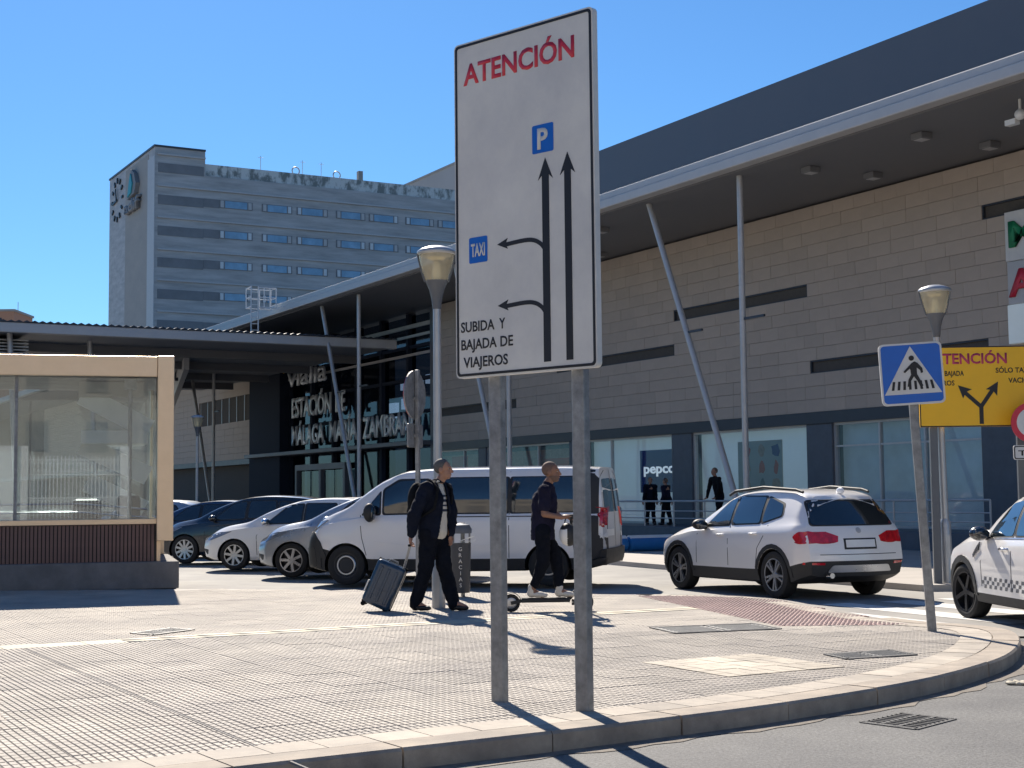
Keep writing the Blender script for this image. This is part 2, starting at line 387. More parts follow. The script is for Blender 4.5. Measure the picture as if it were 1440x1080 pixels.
# ---- paving tiles, laid on the building grid
TS = .40
def tile_mesh(kind):
    mb = MB(); h = TS / 2 - .003
    if kind == 'studs':
        mb.box((-h, -h, -.05), (h, h, -.007), 1)
        for i in range(8):
            for j in range(4):
                cx = -h + (i + .5) * 2 * h / 8; cy = -h + (j + .5) * 2 * h / 4; w, l, t = .0208, .0450, .0035
                mb.add([(cx - w, cy - l, -.007), (cx + w, cy - l, -.007), (cx + w, cy + l, -.007), (cx - w, cy + l, -.007), (cx - w + t, cy - l + t, 0), (cx + w - t, cy - l + t, 0), (cx + w - t, cy + l - t, 0), (cx - w + t, cy + l - t, 0)],
                       [(4, 5, 6, 7), (0, 1, 5, 4), (1, 2, 6, 5), (2, 3, 7, 6), (3, 0, 4, 7)], 0)
        mats = ['paving', 'grout']
    elif kind == 'band':
        mb.box((-h, -h, -.05), (h, -.003, 0)); mb.box((-h, .003, -.05), (h, h, 0)); mats = ['paving_band']
    elif kind == 'pale':
        for i in range(2):
            for j in range(3):
                mb.box((-h + i * h + .003, -h + j * 2 * h / 3 + .003, -.05), (-h + (i + 1) * h - .003, -h + (j + 1) * 2 * h / 3 - .003, random.uniform(0, .004)))
        mats = ['paving_pale']
    else:
        mb.box((-h, -h, -.05), (h, h, -.003))
        for i in range(6):
            for j in range(6):
                mb.lathe([(.022, -.003), (.017, .003), (.0001, .003)], 6, 0, Matrix.Translation((-h + (i + .5) * h / 3, -h + (j + .5) * h / 3, 0)))
        mats = ['paving_red']
    return mb, mats
def inpoly(p, poly):
    c = False; n = len(poly)
    for i in range(n):
        a = poly[i]; b = poly[(i + 1) % n]
        if (a[1] > p[1]) != (b[1] > p[1]) and p[0] < (b[0] - a[0]) * (p[1] - a[1]) / (b[1] - a[1]) + a[0]: c = not c
    return c
inner = [KC.at(KC.len * i / 160, KW + BWD + .0) for i in range(161)] + [Vector(p) for p in ((-2, 22.6), (-4.7, 23.7), (-22, 24.2), (-22, 0))]
inner = [(p.x, p.y) for p in inner]
clipin = [KC.at(KC.len * i / 160, KW + BWD - .2) for i in range(161)] + [Vector(p) for p in ((-2, 22.6), (-4.7, 23.7), (-22, 24.2), (-22, 0))]
clipin = [(p.x, p.y) for p in clipin]
patchq = [(1.21, 12.56), (2.08, 12.95), (2.98, 11.98), (1.57, 11.45)]
redq = [(1.75, 20.9), (3.9, 20.5), (4.4, 15.95), (2.85, 15.95)]
AOFF, BOFF = .12, 15.09 - round(15.09 / TS) * TS
protos = {k: tile_mesh(k) for k in ('studs', 'band', 'pale', 'red')}
pm = {k: a.mesh('tile', m) for k, (a, m) in protos.items()}
tiles = []
for ia in range(-40, 60):
    for ib in range(0, 70):
        a = AOFF + ia * TS; b = BOFF + ib * TS; c = v_ * a + u_ * b
        if c.y < 6 or c.y > 23.5: continue
        px = c.x / c.y * 2068
        if abs(px) > 900: continue
        cs = [c + v_ * (sx * .17) + u_ * (sy * .17) for sx in (-1, 1) for sy in (-1, 1)]
        if not inpoly(c, clipin): continue
        k = 'studs'
        if abs(b - 15.09) < .3: k = 'band'
        if abs(b - 15.09) > .3 and abs(b - 15.09) < .5: k = 'studs'
        if 7.0 < a < 8.5 and 9.1 < b < 10.4: k = 'pale'
        tiles.append((c.length, c, k))
tiles.sort(key=lambda t: t[0])
rot = YAW
seen = 0; rest = {}
def clip(poly, q):
    ar = sum(q[i][0] * q[(i + 1) % len(q)][1] - q[(i + 1) % len(q)][0] * q[i][1] for i in range(len(q)))
    if ar < 0: q = q[::-1]
    for i in range(len(q)):
        a, b = Vector(q[i]), Vector(q[(i + 1) % len(q)]); e = b - a; out = []
        sd_ = lambda p: e.x * (p.y - a.y) - e.y * (p.x - a.x)
        for j in range(len(poly)):
            p, r = poly[j], poly[(j + 1) % len(poly)]; dp, dr = sd_(p), sd_(r)
            if dp >= 0: out.append(p)
            if dp * dr < 0: out.append(p.lerp(r, dp / (dp - dr)))
        poly = out
        if len(poly) < 3: return []
    return poly
for dist, c, k in tiles:
    h = TS / 2 - .004; P = clip([c + v_ * (sx * h) + u_ * (sy * h) for sx, sy in ((-1, -1), (1, -1), (1, 1), (-1, 1))], redq)
    if len(P) < 3: continue
    mb = MB(); mb.prism([(p.x, p.y) for p in P], -.01, .0035); cen = sum(P, Vector((0, 0))) / len(P)
    for i in range(6):
        for j in range(6):
            s_ = c + v_ * ((i - 2.5) * h / 3) + u_ * ((j - 2.5) * h / 3)
            if inpoly(s_, P): mb.lathe([(.022, .0035), (.017, .009), (.0001, .009)], 5, 0, Matrix.Translation((s_.x, s_.y, 0)))
    mb.build('red_tile', 'paving_red', pavement)
for dist, c, k in tiles:
    vis = abs(c.x / c.y * 2068) < 735 and (690 + 1.42 * 2068 / c.y) < 1095
    z = random.uniform(-.0015, .0015) + (.003 if k in ('pale',) else 0)
    if vis and seen < 300:
        o = link('tile', pm[k], pavement); o.location = (c.x, c.y, z); o.rotation_euler = (random.uniform(-.003, .003), random.uniform(-.003, .003), rot + (PI / 2 if k == 'pale' and random.random() < .5 else 0)); seen += 1
    else: rest.setdefault(k, []).append((c.x, c.y, z))
for k, L in rest.items():
    me0 = pm[k]; n = len(me0.vertices); V = np.empty(n * 3); me0.vertices.foreach_get('co', V); V = V.reshape(-1, 3)
    ca, sa = math.cos(rot), math.sin(rot); V = V @ np.array([[ca, sa, 0], [-sa, ca, 0], [0, 0, 1]])
    lt = np.array([p.loop_total for p in me0.polygons]); li = np.empty(len(me0.loops), int); me0.loops.foreach_get('vertex_index', li)
    mi = np.array([p.material_index for p in me0.polygons]); T = len(L)
    AV = (V[None] + np.array(L)[:, None, :]).reshape(-1, 3); AL = (li[None] + (np.arange(T) * n)[:, None]).ravel(); ALT = np.tile(lt, T)
    me = bpy.data.meshes.new('far_tiles'); me.vertices.add(len(AV)); me.vertices.foreach_set('co', AV.ravel()); me.loops.add(len(AL)); me.loops.foreach_set('vertex_index', AL)
    me.polygons.add(len(ALT)); me.polygons.foreach_set('loop_start', np.concatenate([[0], np.cumsum(ALT)[:-1]])); me.polygons.foreach_set('material_index', np.tile(mi, T)); me.update(calc_edges=True); me.validate()
    for m in me0.materials: me.materials.append(m)
    stuff(link('far_tiles', me, pavement))
ej = [v_ * a_ + u_ * b_ for a_, b_ in ((2.893, 6.), (2.907, 6.), (2.907, 14.86), (2.893, 14.86))]
MB().prism([(p.x, p.y) for p in ej], -.01, .003).build('expansion_joint', 'plinth', pavement)
# infill under and around the tile field
mb = MB(); mb.prism([(p[0], p[1]) for p in inner], -.015, -.009); mb.build('bedding', 'paving_far', pavement)

# ---- iron covers, grate
def cover(q, label, m='iron', z=.004, ribs=6):
    c = sum((Vector(p) for p in q), Vector((0, 0))) / 4; t = thing('manhole_cover', label, 'manhole cover', (c.x, c.y, z))
    P = [Vector(p) - c for p in q]
    fr = MB()
    for i in range(4):
        a, b = P[i], P[(i + 1) % 4]; fr.bar((a.x, a.y, .001), (b.x, b.y, .001), .04, .012)
    fr.build('frame', 'iron', t)
    n = 2
    for h in range(n):
        A = [P[0].lerp(P[1], h / n), P[0].lerp(P[1], (h + 1) / n), P[3].lerp(P[2], (h + 1) / n), P[3].lerp(P[2], h / n)]
        cc = sum(A, Vector((0, 0))) / 4; A = [cc + (p - cc) * .94 for p in A]
        pl = MB(); pl.prism([(p.x, p.y) for p in A], -.02, .002)
        for k in range(ribs):
            f = (k + .5) / ribs; a = A[0].lerp(A[3], f); b = A[1].lerp(A[2], f); a, b = a.lerp(b, .08), a.lerp(b, .92); pl.bar((a.x, a.y, .004), (b.x, b.y, .004), .02, .006)
        pl.build('plate', m, t)
mat('cover_grey', (.20, .20, .195), .7, var=.2, scale=8, bump=.3, bscale=60)
cover([(1.46, 15.89), (2.61, 16.25), (2.79, 15.58), (1.65, 15.22)], 'wide dark double utility cover in the paving near the red tiles', 'cover_grey')
cover([(2.73, 13.08), (3.37, 13.38), (3.50, 12.98), (2.84, 12.70)], 'small grey utility cover in the paving between pale patch and leaning signpost', 'cover_grey')
cover([(-4.09, 15.85), (-3.8, 16.41), (-3.50, 16.2), (-3.80, 15.62)], 'small worn utility cover in the paving near the glass kiosk', 'cover_grey')
gq = [Vector(p) for p in ((2.32, 10.02), (2.70, 10.42), (2.98, 10.12), (2.60, 9.70))]; gc = sum(gq, Vector((0, 0))) / 4
t = thing('drain_grate', 'black iron storm drain grate in the road below the kerb', 'drain grate', (gc.x, gc.y, ROADZ + .001))
P = [p - gc for p in gq]; mb = MB()
for i in range(4): a, b = P[i], P[(i + 1) % 4]; mb.bar((a.x, a.y, 0), (b.x, b.y, 0), .03, .012)
mb.build('frame', 'iron', t)
mb = MB(); mb.prism([(p.x * .96, p.y * .96) for p in P], -.004, -.002); mb.build('pit_shade', 'black', t)  # black sheet painted in as the shade beneath the bars
for k in range(9):
    f = (k + .5) / 9; a = P[0].lerp(P[1], f); b = P[3].lerp(P[2], f); mb = MB(); mb.bar((a.x, a.y, .001), (b.x, b.y, .001), .018, .01); mb.build('bar', 'iron', t)
for f in (.33, .66):
    a = P[0].lerp(P[3], f); b = P[1].lerp(P[2], f); mb = MB(); mb.bar((a.x, a.y, .002), (b.x, b.y, .002), .022, .011); mb.build('bar', 'iron', t)
# crumpled litter by the kerb
mb = MB(); random.seed(3)
for k in range(6):
    c = Vector((random.uniform(-.09, .09), random.uniform(-.06, .06), .015)); mb.ell(c, (.05, .03, .015), 7, 5, 0, Matrix.Rotation(random.random() * 3, 3, 'Z') @ Matrix.Rotation(random.uniform(-.5, .5), 3, 'X'))
o = mb.build('litter', 'paving_band', smooth=30); o.location = (4.0, 11.9, ROADZ); tag(o, 'crumpled scrap of litter lying in the gutter at the kerb corner', 'litter')
# zebra crossing stripes on the carriageway beyond the corner
zd = Vector((-.41, .912)); zn = Vector((.912, .41)); base = Vector((4.75, 16.6))
for k in range(5):
    p = base + zn * (k * 1.0); q = [p, p + zn * .5, p + zn * .5 + zd * 3.6, p + zd * 3.6]
    mb = MB(); mb.add([(a.x, a.y, pz + .004) for a in q], [(0, 1, 2, 3)]); struct(mb.build('crossing_stripe', 'white_line'))
# blue water-filled barrier lying on the far pavement
t = thing('flood_barrier', 'long blue and white water barrier tube on the far pavement behind the van', 'barrier', (0, 0, 0))
A = Vector((1.6, 36.6)); Bq = Vector((6.6, 39.2)); n = 4
for k in range(n):
    a = A.lerp(Bq, k / n + .006); b = A.lerp(Bq, (k + 1) / n - .006); mb = MB(); d = (b - a).normalized()
    pts = [a, a + d * .03, b - d * .03, b]; mb.tube([(p.x, p.y, .19) for p in pts], [.15, .19, .19, .15], 16); mb.build('section', 'barrier_blue', t, smooth=40)
    mb = MB(); nn = Vector((-d.y, d.x)); 
    for s_ in (0,): mb.tube([(p.x, p.y, .28) for p in (a + d * .02, b - d * .02)], .13, 14)
    mb.build('top_sleeve', 'white_paint', t, smooth=40)

# ================================================================== STATION BUILDING
def bthing(name, label, cat): return thing(name, label, cat, (OB.x, OB.y, 0), BROT)
ST = bthing('station_building', 'long stone-clad station and shopping building with overhanging roof and shopfronts', 'building')
mb = MB(); mb.box((-40, -20, 0), (19.9, -.6, 9.85)); mb.box((43.4, -20, 0), (140, -.6, 9.85)); mb.build('wall_core', 'joint', ST)
mat('hall_back', (.12, .17, .25), .8, var=.3, scale=.6, emit=.10)  # wall glows faintly in place of lighting inside the hall
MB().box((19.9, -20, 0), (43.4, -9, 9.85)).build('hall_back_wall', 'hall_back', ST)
mb = MB(); mb.box((-40, -.6, 3.76), (19.9, -.10, 9.84)); mb.build('backing_wall', 'joint', ST)
mb = MB(); mb.box((43.4, -.6, 3.76), (140, -.10, 9.84)); mb.build('backing_wall', 'joint', ST)
random.seed(11)
RH, TW, Z0 = .377, .85, 3.76
slits = {3: [(-11.68, -4.92), (12.5, 19.9)], 6: [(1.81, 9.4)], 9: [(-4.87, 1.81)], 12: [(-24, -11.6)]}
tl = []
for r in range(16):
    z0 = Z0 + r * RH; z1 = min(z0 + RH, 9.84); x = -16. - random.choice([0, .28, .425, .6])
    cuts = slits.get(r, [])
    while x < 19.9:
        a, b = x, min(x + TW, 19.9); x += TW
        segs = [(a, b)]
        for c0, c1 in cuts:
            ns = []
            for s0, s1 in segs:
                if s1 <= c0 or s0 >= c1: ns.append((s0, s1)); continue
                if s0 < c0 - .02: ns.append((s0, c0))
                if s1 > c1 + .02: ns.append((c1, s1))
            segs = ns
        for s0, s1 in segs:
            if r in (8, 9, 10, 11, 12, 4, 5, 6, 7) and s1 < -12.4 and 5.02 < (z0 + z1) / 2 < 8.33: continue
            if s1 - s0 > .05: tl.append((s0 + .002, s1 - .002, z0 + .004, z1 - .004))
tl.sort(key=lambda t: (BW((t[0] + t[1]) / 2, 0) .length))
vis = [t for t in tl if t[0] > -13.3]; hid = [t for t in tl if t[0] <= -13.3]
stm = {}
for i, (a, b, z0, z1) in enumerate(vis[:300]):
    pr = random.choice([0, 0, .003, -.003, .005]); key = (round(b - a, 3), round(z1 - z0, 3))
    if key not in stm:
        m_ = MB(); w, h = (b - a) / 2, (z1 - z0) / 2; e = .004
        m_.add([(-w, -.1, -h), (w, -.1, -h), (w, -.1, h), (-w, -.1, h), (-w, -e, -h), (w, -e, -h), (w, -e, h), (-w, -e, h), (-w + e, 0, -h + e), (w - e, 0, -h + e), (w - e, 0, h - e), (-w + e, 0, h - e)],
               [(0, 1, 2, 3), (0, 1, 5, 4), (1, 2, 6, 5), (2, 3, 7, 6), (3, 0, 4, 7), (4, 5, 9, 8), (5, 6, 10, 9), (6, 7, 11, 10), (7, 4, 8, 11), (8, 9, 10, 11)]); stm[key] = m_.mesh('stone_panel', 'stone')
    o = link('stone_panel', stm[key], ST); o.location = ((a + b) / 2, pr, (z0 + z1) / 2)
for lo in range(4):
    mb = MB()
    for (a, b, z0, z1) in (vis[300:] + hid)[lo::4]: mb.box((a, -.1, z0), (b, random.choice([0, .003, -.004]), z1))
    stuff(mb.build('far_stone_panels', 'stone', ST))
mb = MB(); 
for r in range(16):
    x = 43.5
    while x < 100:
        b = x + TW * 1.0; z0 = Z0 + r * RH; z1 = min(z0 + RH, 9.84); zc = (z0 + z1) / 2
        if not (x < 53.6 and 6.0 < zc < 7.58): mb.box((x + .005, -.1, z0 + .005), (b - .005, random.choice([0, .004]), z1 - .005))
        x = b
stuff(mb.build('far_stone_panels', 'stone', ST))
# slit windows
for r, L in slits.items():
    for a, b in L:
        z0 = Z0 + r * RH; mb = MB(); mb.box((a, -.30, z0), (b, -.22, z0 + RH)); w = mb.build('slit_window', 'car_glass', ST)
        fr = MB()
        fr.box((a, -.22, z0 + .002), (b, -.02, z0 + .03)); fr.box((a, -.22, z0 + RH - .04), (b, -.02, z0 + RH - .002)); fr.box((a, -.22, z0 + .03), (a + .04, -.02, z0 + RH - .04)); fr.box((b - .04, -.22, z0 + .03), (b, -.02, z0 + RH - .04))
        fr.build('frame', 'dark_metal', w)
# ribbon window of the far left wing
w = MB().box((43.7, -.3, 6.0), (53.6, -.2, 7.55)).build('ribbon_window', 'car_glass', ST)
for k in range(8): MB().box((43.7 + k * 1.4, -.2, 6.0), (43.78 + k * 1.4, -.06, 7.55)).build('mullion', 'pole_steel', w)
# band over the shops, pillars, shop windows
MB().box((-40, -.6, 3.42), (19.9, .06, 3.755)).build('shop_beam', 'dark_metal', ST)
MB().box((43.4, -.6, 3.45), (140, .06, 3.755)).build('shop_beam', 'dark_metal', ST)
for a, b in ((.96, 2.07), (-5.78, -4.68), (-12.69, -11.33), (7.5, 8.58), (15.09, 15.75), (-30, -19.2)):
    MB().box((a, -.6, 0), (b, .0, 3.42)).build('pillar', 'pillar', ST, bevel=.02)
def shop(a, b, back, mull=(), trans=(), gm='shop_glass'):
    MB().box((a, -.59, .45), (b, -.42, 3.42)).build('window_backing', back, ST)
    fr = MB(); e = .07
    fr.box((a, -.22, .45), (b, -.08, .45 + e)); fr.box((a, -.22, 3.42 - e), (b, -.08, 3.42)); fr.box((a, -.22, .45 + e), (a + e, -.08, 3.42 - e)); fr.box((b - e, -.22, .45 + e), (b, -.08, 3.42 - e))
    w = fr.build('shop_window', 'pole_steel', ST)
    xs = [a + e] + list(mull) + [b - e]
    for m_ in mull: MB().box((m_ - .03, -.21, .45 + e), (m_ + .03, -.09, 3.42 - e)).build('mullion', 'pole_steel', w)
    for m_ in trans: MB().box((a + e, -.20, m_ - .025), (b - e, -.10, m_ + .025)).build('transom', 'pole_steel', w)
    for i in range(len(xs) - 1): MB().box((xs[i] + (.03 if i else 0), -.16, .45 + e), (xs[i + 1] - (.03 if i < len(xs) - 2 else 0), -.145, 3.42 - e)).build('pane', gm, w)
    return w
shop(2.07, 7.5, 'shop_film', (5.87,)); shop(-4.68, .96, 'shop_film'); mat('shop_mid', (.40, .48, .53), .5, var=.25, scale=.5, emit=.05)  # bay backing brightened by a faint glow of its own
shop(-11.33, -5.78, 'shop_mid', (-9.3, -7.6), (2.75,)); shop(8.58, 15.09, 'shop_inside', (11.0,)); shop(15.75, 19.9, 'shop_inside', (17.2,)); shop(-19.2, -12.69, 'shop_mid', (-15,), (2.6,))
# platform
MB().box((-30, .02, -.1), (9, 2.25, .45)).build('platform', 'pillar', ST, bevel=.02)
MB().box((-30, -.6, 0), (19.9, 0.01, .45)).build('plinth', 'pillar', ST)
# posters in the shop windows (facing +n): text frames
def facing(name, parent, x, y, z):   # child frame-free mesh placed so that its own -y faces +n
    pass
def wall_text(body, m, x, z, cap, width, y=0., bold=.0, ext=.02, name='lettering', parent=None):
    me = text_mesh(body, cap, width, bold=bold, extrude=ext); me.materials.append(MATS[m]); o = link(name, me, parent or ST); o.location = (x, y, z); o.rotation_euler = (0, 0, PI); return o
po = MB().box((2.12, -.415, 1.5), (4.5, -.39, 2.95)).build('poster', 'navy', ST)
mat('pepco_white', (.8, .84, .9), .5, emit=.30)  # letters glow to stay bright behind the glass
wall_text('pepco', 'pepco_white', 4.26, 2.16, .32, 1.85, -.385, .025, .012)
# fashion poster: pale sheet with printed shapes
po = MB().box((-3.1, -.415, 1.45), (-.95, -.40, 3.05)).build('poster', 'slate_light', ST)
random.seed(5)
for k in range(9):
    cx = -3.0 + .2 + (k % 3) * .68; cz = 1.6 + (k // 3) * .52; p = MB(); w, h = random.uniform(.12, .25), random.uniform(.16, .24)
    pts = [(cx + w * math.cos(t) * random.uniform(.6, 1.1), cz + .1 + h * math.sin(t) * random.uniform(.6, 1.1)) for t in [i * 2 * PI / 9 for i in range(9)]]
    plane_prism(p, pts, -.399, -.392); p.build('printed_shape', random.choice(['poster_red', 'poster_brick', 'pillar', 'poster_brick', 'navy']), po)
# red and brick-coloured poster behind the posts, and the left one
po = MB().box((9.0, -.41, .9), (14.6, -.40, 3.2)).build('poster', 'poster_brick', ST)
MB().box((9.1, -.399, 1.7), (11.0, -.39, 2.85)).build('printed_shape', 'poster_red', po)
p = MB(); plane_prism(p, [(11.6, .95), (12.6, .95), (12.6, 2.1), (12.45, 2.4), (12.1, 2.55), (11.75, 2.4), (11.6, 2.1)], -.399, -.392); p.build('printed_shape', 'black', po)
po = MB().box((16.0, -.41, 1.0), (19.6, -.40, 3.2)).build('poster', 'poster_brick', ST)
MB().box((17.4, -.399, 2.2), (18.9, -.39, 3.15)).build('printed_shape', 'poster_red', po)
# signs on the wall at the right end
MB().box((-18, -.1, 7.07), (-12.47, .16, 8.3)).build('wall_sign', 'sign_white', ST, bevel=.01)
mat('green_letter', (.01, .22, .09), .5)
wall_text('M', 'green_letter', -12.62, 7.42, .60, .85, .165, .03, .05)
MB().box((-18, -.1, 6.0), (-12.5, .15, 7.06)).build('wall_sign', 'fascia', ST, bevel=.01)
wall_text('A', 'sign_red', -12.56, 6.2, .62, .8, .155, .03, .05)
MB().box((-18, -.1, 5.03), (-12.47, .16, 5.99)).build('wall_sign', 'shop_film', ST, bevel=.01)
# roof: soffit, fascia, upper volume
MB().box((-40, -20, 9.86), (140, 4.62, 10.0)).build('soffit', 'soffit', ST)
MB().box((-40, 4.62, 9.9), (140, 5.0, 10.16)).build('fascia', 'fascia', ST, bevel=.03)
MB().box((-40, 4.5, 10.162), (140, 4.93, 10.38)).build('fascia', 'fascia', ST, bevel=.03)
MB().box((-40, -20, 10.0), (140, 4.49, 10.2)).build('roof_deck', 'roof_panel', ST)
MB().box((-40, -20, 10.2), (12, 0, 13.85)).build('upper_volume', 'roof_panel', ST)
for (uu, nn) in ((-8.91, 3.25), (-9.13, 1.3), (-12.9, 3.3), (-12.99, 1.14), (-16.9, 3.3), (.78, 3.45), (4.8, .95)):
    b = MB().box((uu - .18, nn - .18, 9.70), (uu + .18, nn + .18, 9.859)).build('downlight', 'soffit', ST, bevel=.02)
    MB().box((uu - .13, nn - .13, 9.69), (uu + .13, nn + .13, 9.699)).build('lens', 'fascia', b)
# hanging camera at the right end of the soffit
cm = MB().tube([(-16.1, 3.6, 9.86), (-16.1, 3.6, 9.60)], .03, 8).ell((-16.1, 3.6, 9.52), (.12, .12, .12)).box((-16.0, 3.5, 9.34), (-15.72, 3.66, 9.46)).build('camera_arm', 'white_paint', ST, smooth=40)
# ---- glazed hall front
MB().box((19.9, -9, 0), (43.4, -.5, .02)).build('hall_floor', 'pillar', ST)
MB().box((19.9, -9, .0), (20.2, -.0, 9.85)).build('hall_return', 'pillar', ST); 
MB().box((38.4, -4, 0), (43.4, .25, 9.85)).build('hall_tower', 'dark_blue', ST, bevel=.03)
zs = [.1, 3.8, 5.3, 6.8, 8.3, 9.8]; xs = [20.2, 23.2, 26.2, 29.2, 32.2, 35.2, 38.4]
for x in xs: MB().box((x - .12, -.7, .1), (x + .12, -.3, 9.84)).build('mullion', 'dark_blue', ST)
for z in zs[1:-1]: MB().box((20.2, -.66, z - .07), (38.4, -.34, z + .07)).build('transom', 'dark_blue', ST)
for i in range(len(xs) - 1):
    for j in range(len(zs) - 1):
        MB().box((xs[i] + .12, -.52, zs[j] + .07), (xs[i + 1] - .12, -.50, zs[j + 1] - .07)).build('pane', 'hall_glass', ST)
MB().box((20.2, -.3, 3.72), (43.0, .7, 3.92)).build('ledge', 'roof_panel', ST, bevel=.02)
mat('added_glow', (.75, .85, .95), .5, emit=.55)  # added glowing panels stand in for bright glimpses behind the hall glass
for a, b, z0, z1 in ((29.5, 31.9, 7.0, 7.5), (26.6, 28.9, 7.15, 7.6), (32.5, 34.4, 5.6, 6.4), (30.2, 31.9, 4.9, 5.1), (26.5, 28.2, 4.05, 5.0), (29.6, 31.8, 6.0, 6.55)):
    MB().box((a, -4.2, z0), (b, -4.0, z1)).build('glow_panel', 'added_glow', ST)
MB().box((21.3, -1.0, 4.3), (22.6, -.85, 5.4)).build('white_panel', 'white_paint', ST); MB().box((21.5, -.849, 4.55), (22.1, -.84, 5.1)).build('panel_print', 'dark_blue', ST)
for z, c in ((9.2, .09), (8.75, .06), (7.9, .06)): MB().box((20.4, -.29, z - c), (38.3, -.2, z + c)).build('sunshade', 'fascia', ST)
# doorway portal under the ledge
for a in (30., 33.2, 36.6): MB().box((a, -.3, .1), (a + .25, -.05, 2.9)).build('door_post', 'roof_panel', ST)
MB().box((30., -.3, 2.902), (36.85, -.05, 3.2)).build('door_head', 'roof_panel', ST)
for a in (30.3, 31.7, 33.5, 35.0): MB().box((a, -.28, .12), (a + 1.3, -.2, 2.85)).build('door', 'hall_glass', ST)
# lettering on the hall front
wall_text('vialia', 'letter_grey', 37.4, 7.45, 1.1, 5.6, .15, .02, .05)
for wd_, a_, b_ in (('ESTACIÓN', 36.7, 31.2), ('DE', 30.6, 29.4)): wall_text(wd_, 'letter_grey', a_, 5.75, .98, a_ - b_, .15, .03, .05)
for wd_, a_, b_ in (('MÁLAGA', 36.7, 32.15), ('MARÍA', 31.4, 27.9), ('ZAMBRANO', 27.2, 20.9)): wall_text(wd_, 'letter_grey', a_, 4.28, .95, a_ - b_, .15, .03, .05)
mat('logo_yellow', (.6, .42, .02), .5)
MB().ell((38.05, .15, 8.55), (.22, .05, .32)).build('logo_mark', 'logo_yellow', ST, smooth=60)
# raking and upright roof poles
for i, (ub, ut) in enumerate(((-7.35, -3.0), (5.35, 9.4), (18.1, 22.3), (37.4, 42.2))):
    n = 4.25
    MB().tube([(ub + .12, n, 0), (ub + .12, n, 9.86)], .085, 14).build('pole', 'pole_steel', ST, smooth=40)
    MB().tube([(ub, n, 0), (ub + (ut - ub) * .02, n, .2), (ut, n, 9.86)], .085, 14).build('pole', 'pole_steel', ST, smooth=40)
    f = .6; MB().box((ub + .12 - .9, n - .03, 6.0), (ub + .2, n + .03, 6.06)).build('bracket', 'dark_metal', ST)
    x = ub + (ut - ub) * f; MB().box((x - .7, n - .03, 5.9), (x, n + .03, 5.96)).build('bracket', 'dark_metal', ST)
# ---- railing along the platform
RL = bthing('railing', 'grey steel railing along the platform in front of the shops', 'railing')
for z in (1.22, .92, .70): MB().tube([(-13.5, 2.1, z), (8.5, 2.1, z)], .028 if z > 1 else .018, 8).build('rail', 'pole_steel', RL, smooth=40)
x = -13.5
while x < 8.6: MB().tube([(x, 2.1, .45), (x, 2.1, 1.22)], .025, 8).build('post', 'pole_steel', RL, smooth=40); x += 1.57

# ================================================================== ENTRANCE CANOPY at the left
CA = bthing('entrance_canopy', 'low grey metal canopy with corrugated roof edge reaching out at left', 'canopy')
CU0, CU1, CN0, CN1 = 21.5, 50., 1.0, 40.
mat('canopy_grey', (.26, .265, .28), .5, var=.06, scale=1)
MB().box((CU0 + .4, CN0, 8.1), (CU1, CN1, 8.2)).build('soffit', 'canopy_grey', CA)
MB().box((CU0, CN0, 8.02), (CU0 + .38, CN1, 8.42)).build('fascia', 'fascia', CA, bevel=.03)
mb = MB(); n = 520; pts = []
for i in range(n + 1):
    y = CN0 + (CN1 - CN0) * i / n; pts.append((y, 8.48 + .035 * math.sin(i * PI / 2)))
vs = [(CU0 - .05, y, z) for y, z in pts] + [(CU1, y, z + .25) for y, z in pts] + [(CU0 - .05, y, 8.425) for y, z in pts]; N = n + 1
mb.add(vs, [(i, i + 1, N + i + 1, N + i) for i in range(n)] + [(i, i + 1, 2 * N + i + 1, 2 * N + i) for i in range(n)]); mb.build('corrugated_roof', 'dark_metal', CA)
for a in (26, 32, 38, 44): MB().box((a, CN0, 7.75), (a + .3, CN1, 8.1)).build('beam', 'soffit', CA)
MB().bar((30, 8.0, 8.0), (46, 4.0, 7.2), .25, .9).build('cross_beam', 'fascia', CA)
for a, b in ((22.5, 17.0), (24, 13.5), (40, 17), (40, 24)): MB().tube([(a, b, 0), (a + .2, b + .4, 8.1)], .11, 12).build('column', 'pole_steel', CA, smooth=40)
for k in range(6): MB().box((23.0, 16.6 + .0, 7.2 + k * .13), (30, 19.5, 7.25 + k * .13)).build('slat', 'fascia', CA)
for a, b in ((30, 9), (33, 12.5), (36, 6.5)):
    f = MB().tube([(a, b, 8.1), (a, b, 7.75)], .03, 6).lathe([(.0, 7.74), (.28, 7.62), (.3, 7.5), (.0, 7.48)], 12, 0, Matrix.Translation((a, b, 0))).build('ceiling_lamp', 'dark_metal', CA, smooth=40)
# white caged ladder standing on the canopy roof
px = BW(25.5, 6.05); lad = thing('roof_ladder', 'white caged access ladder standing on the canopy roof', 'ladder', (px.x, px.y, 8.55), BROT)
LW = .34
for n_ in (0, LW): MB().tube([(0, n_, 0), (0, n_, 2.5)], .03, 8).build('stile', 'white_paint', lad)
for k in range(8): MB().tube([(0, 0, .2 + k * .29), (0, LW, .2 + k * .29)], .02, 6).build('rung', 'white_paint', lad)
for z in (1.55, 2.0, 2.45): MB().tube([(0, 0, z), (0, -.85, z), (.7, -.85, z), (.7, LW, z), (0, LW, z)], .028, 6).build('guard_rail', 'white_paint', lad)
for (x_, y_) in ((0, -.85), (.7, -.85), (.7, LW), (.7, -.3), (0, -.55), (0, -.28)): MB().tube([(x_, y_, 1.55), (x_, y_, 2.45)], .026, 6).build('guard_post', 'white_paint', lad)

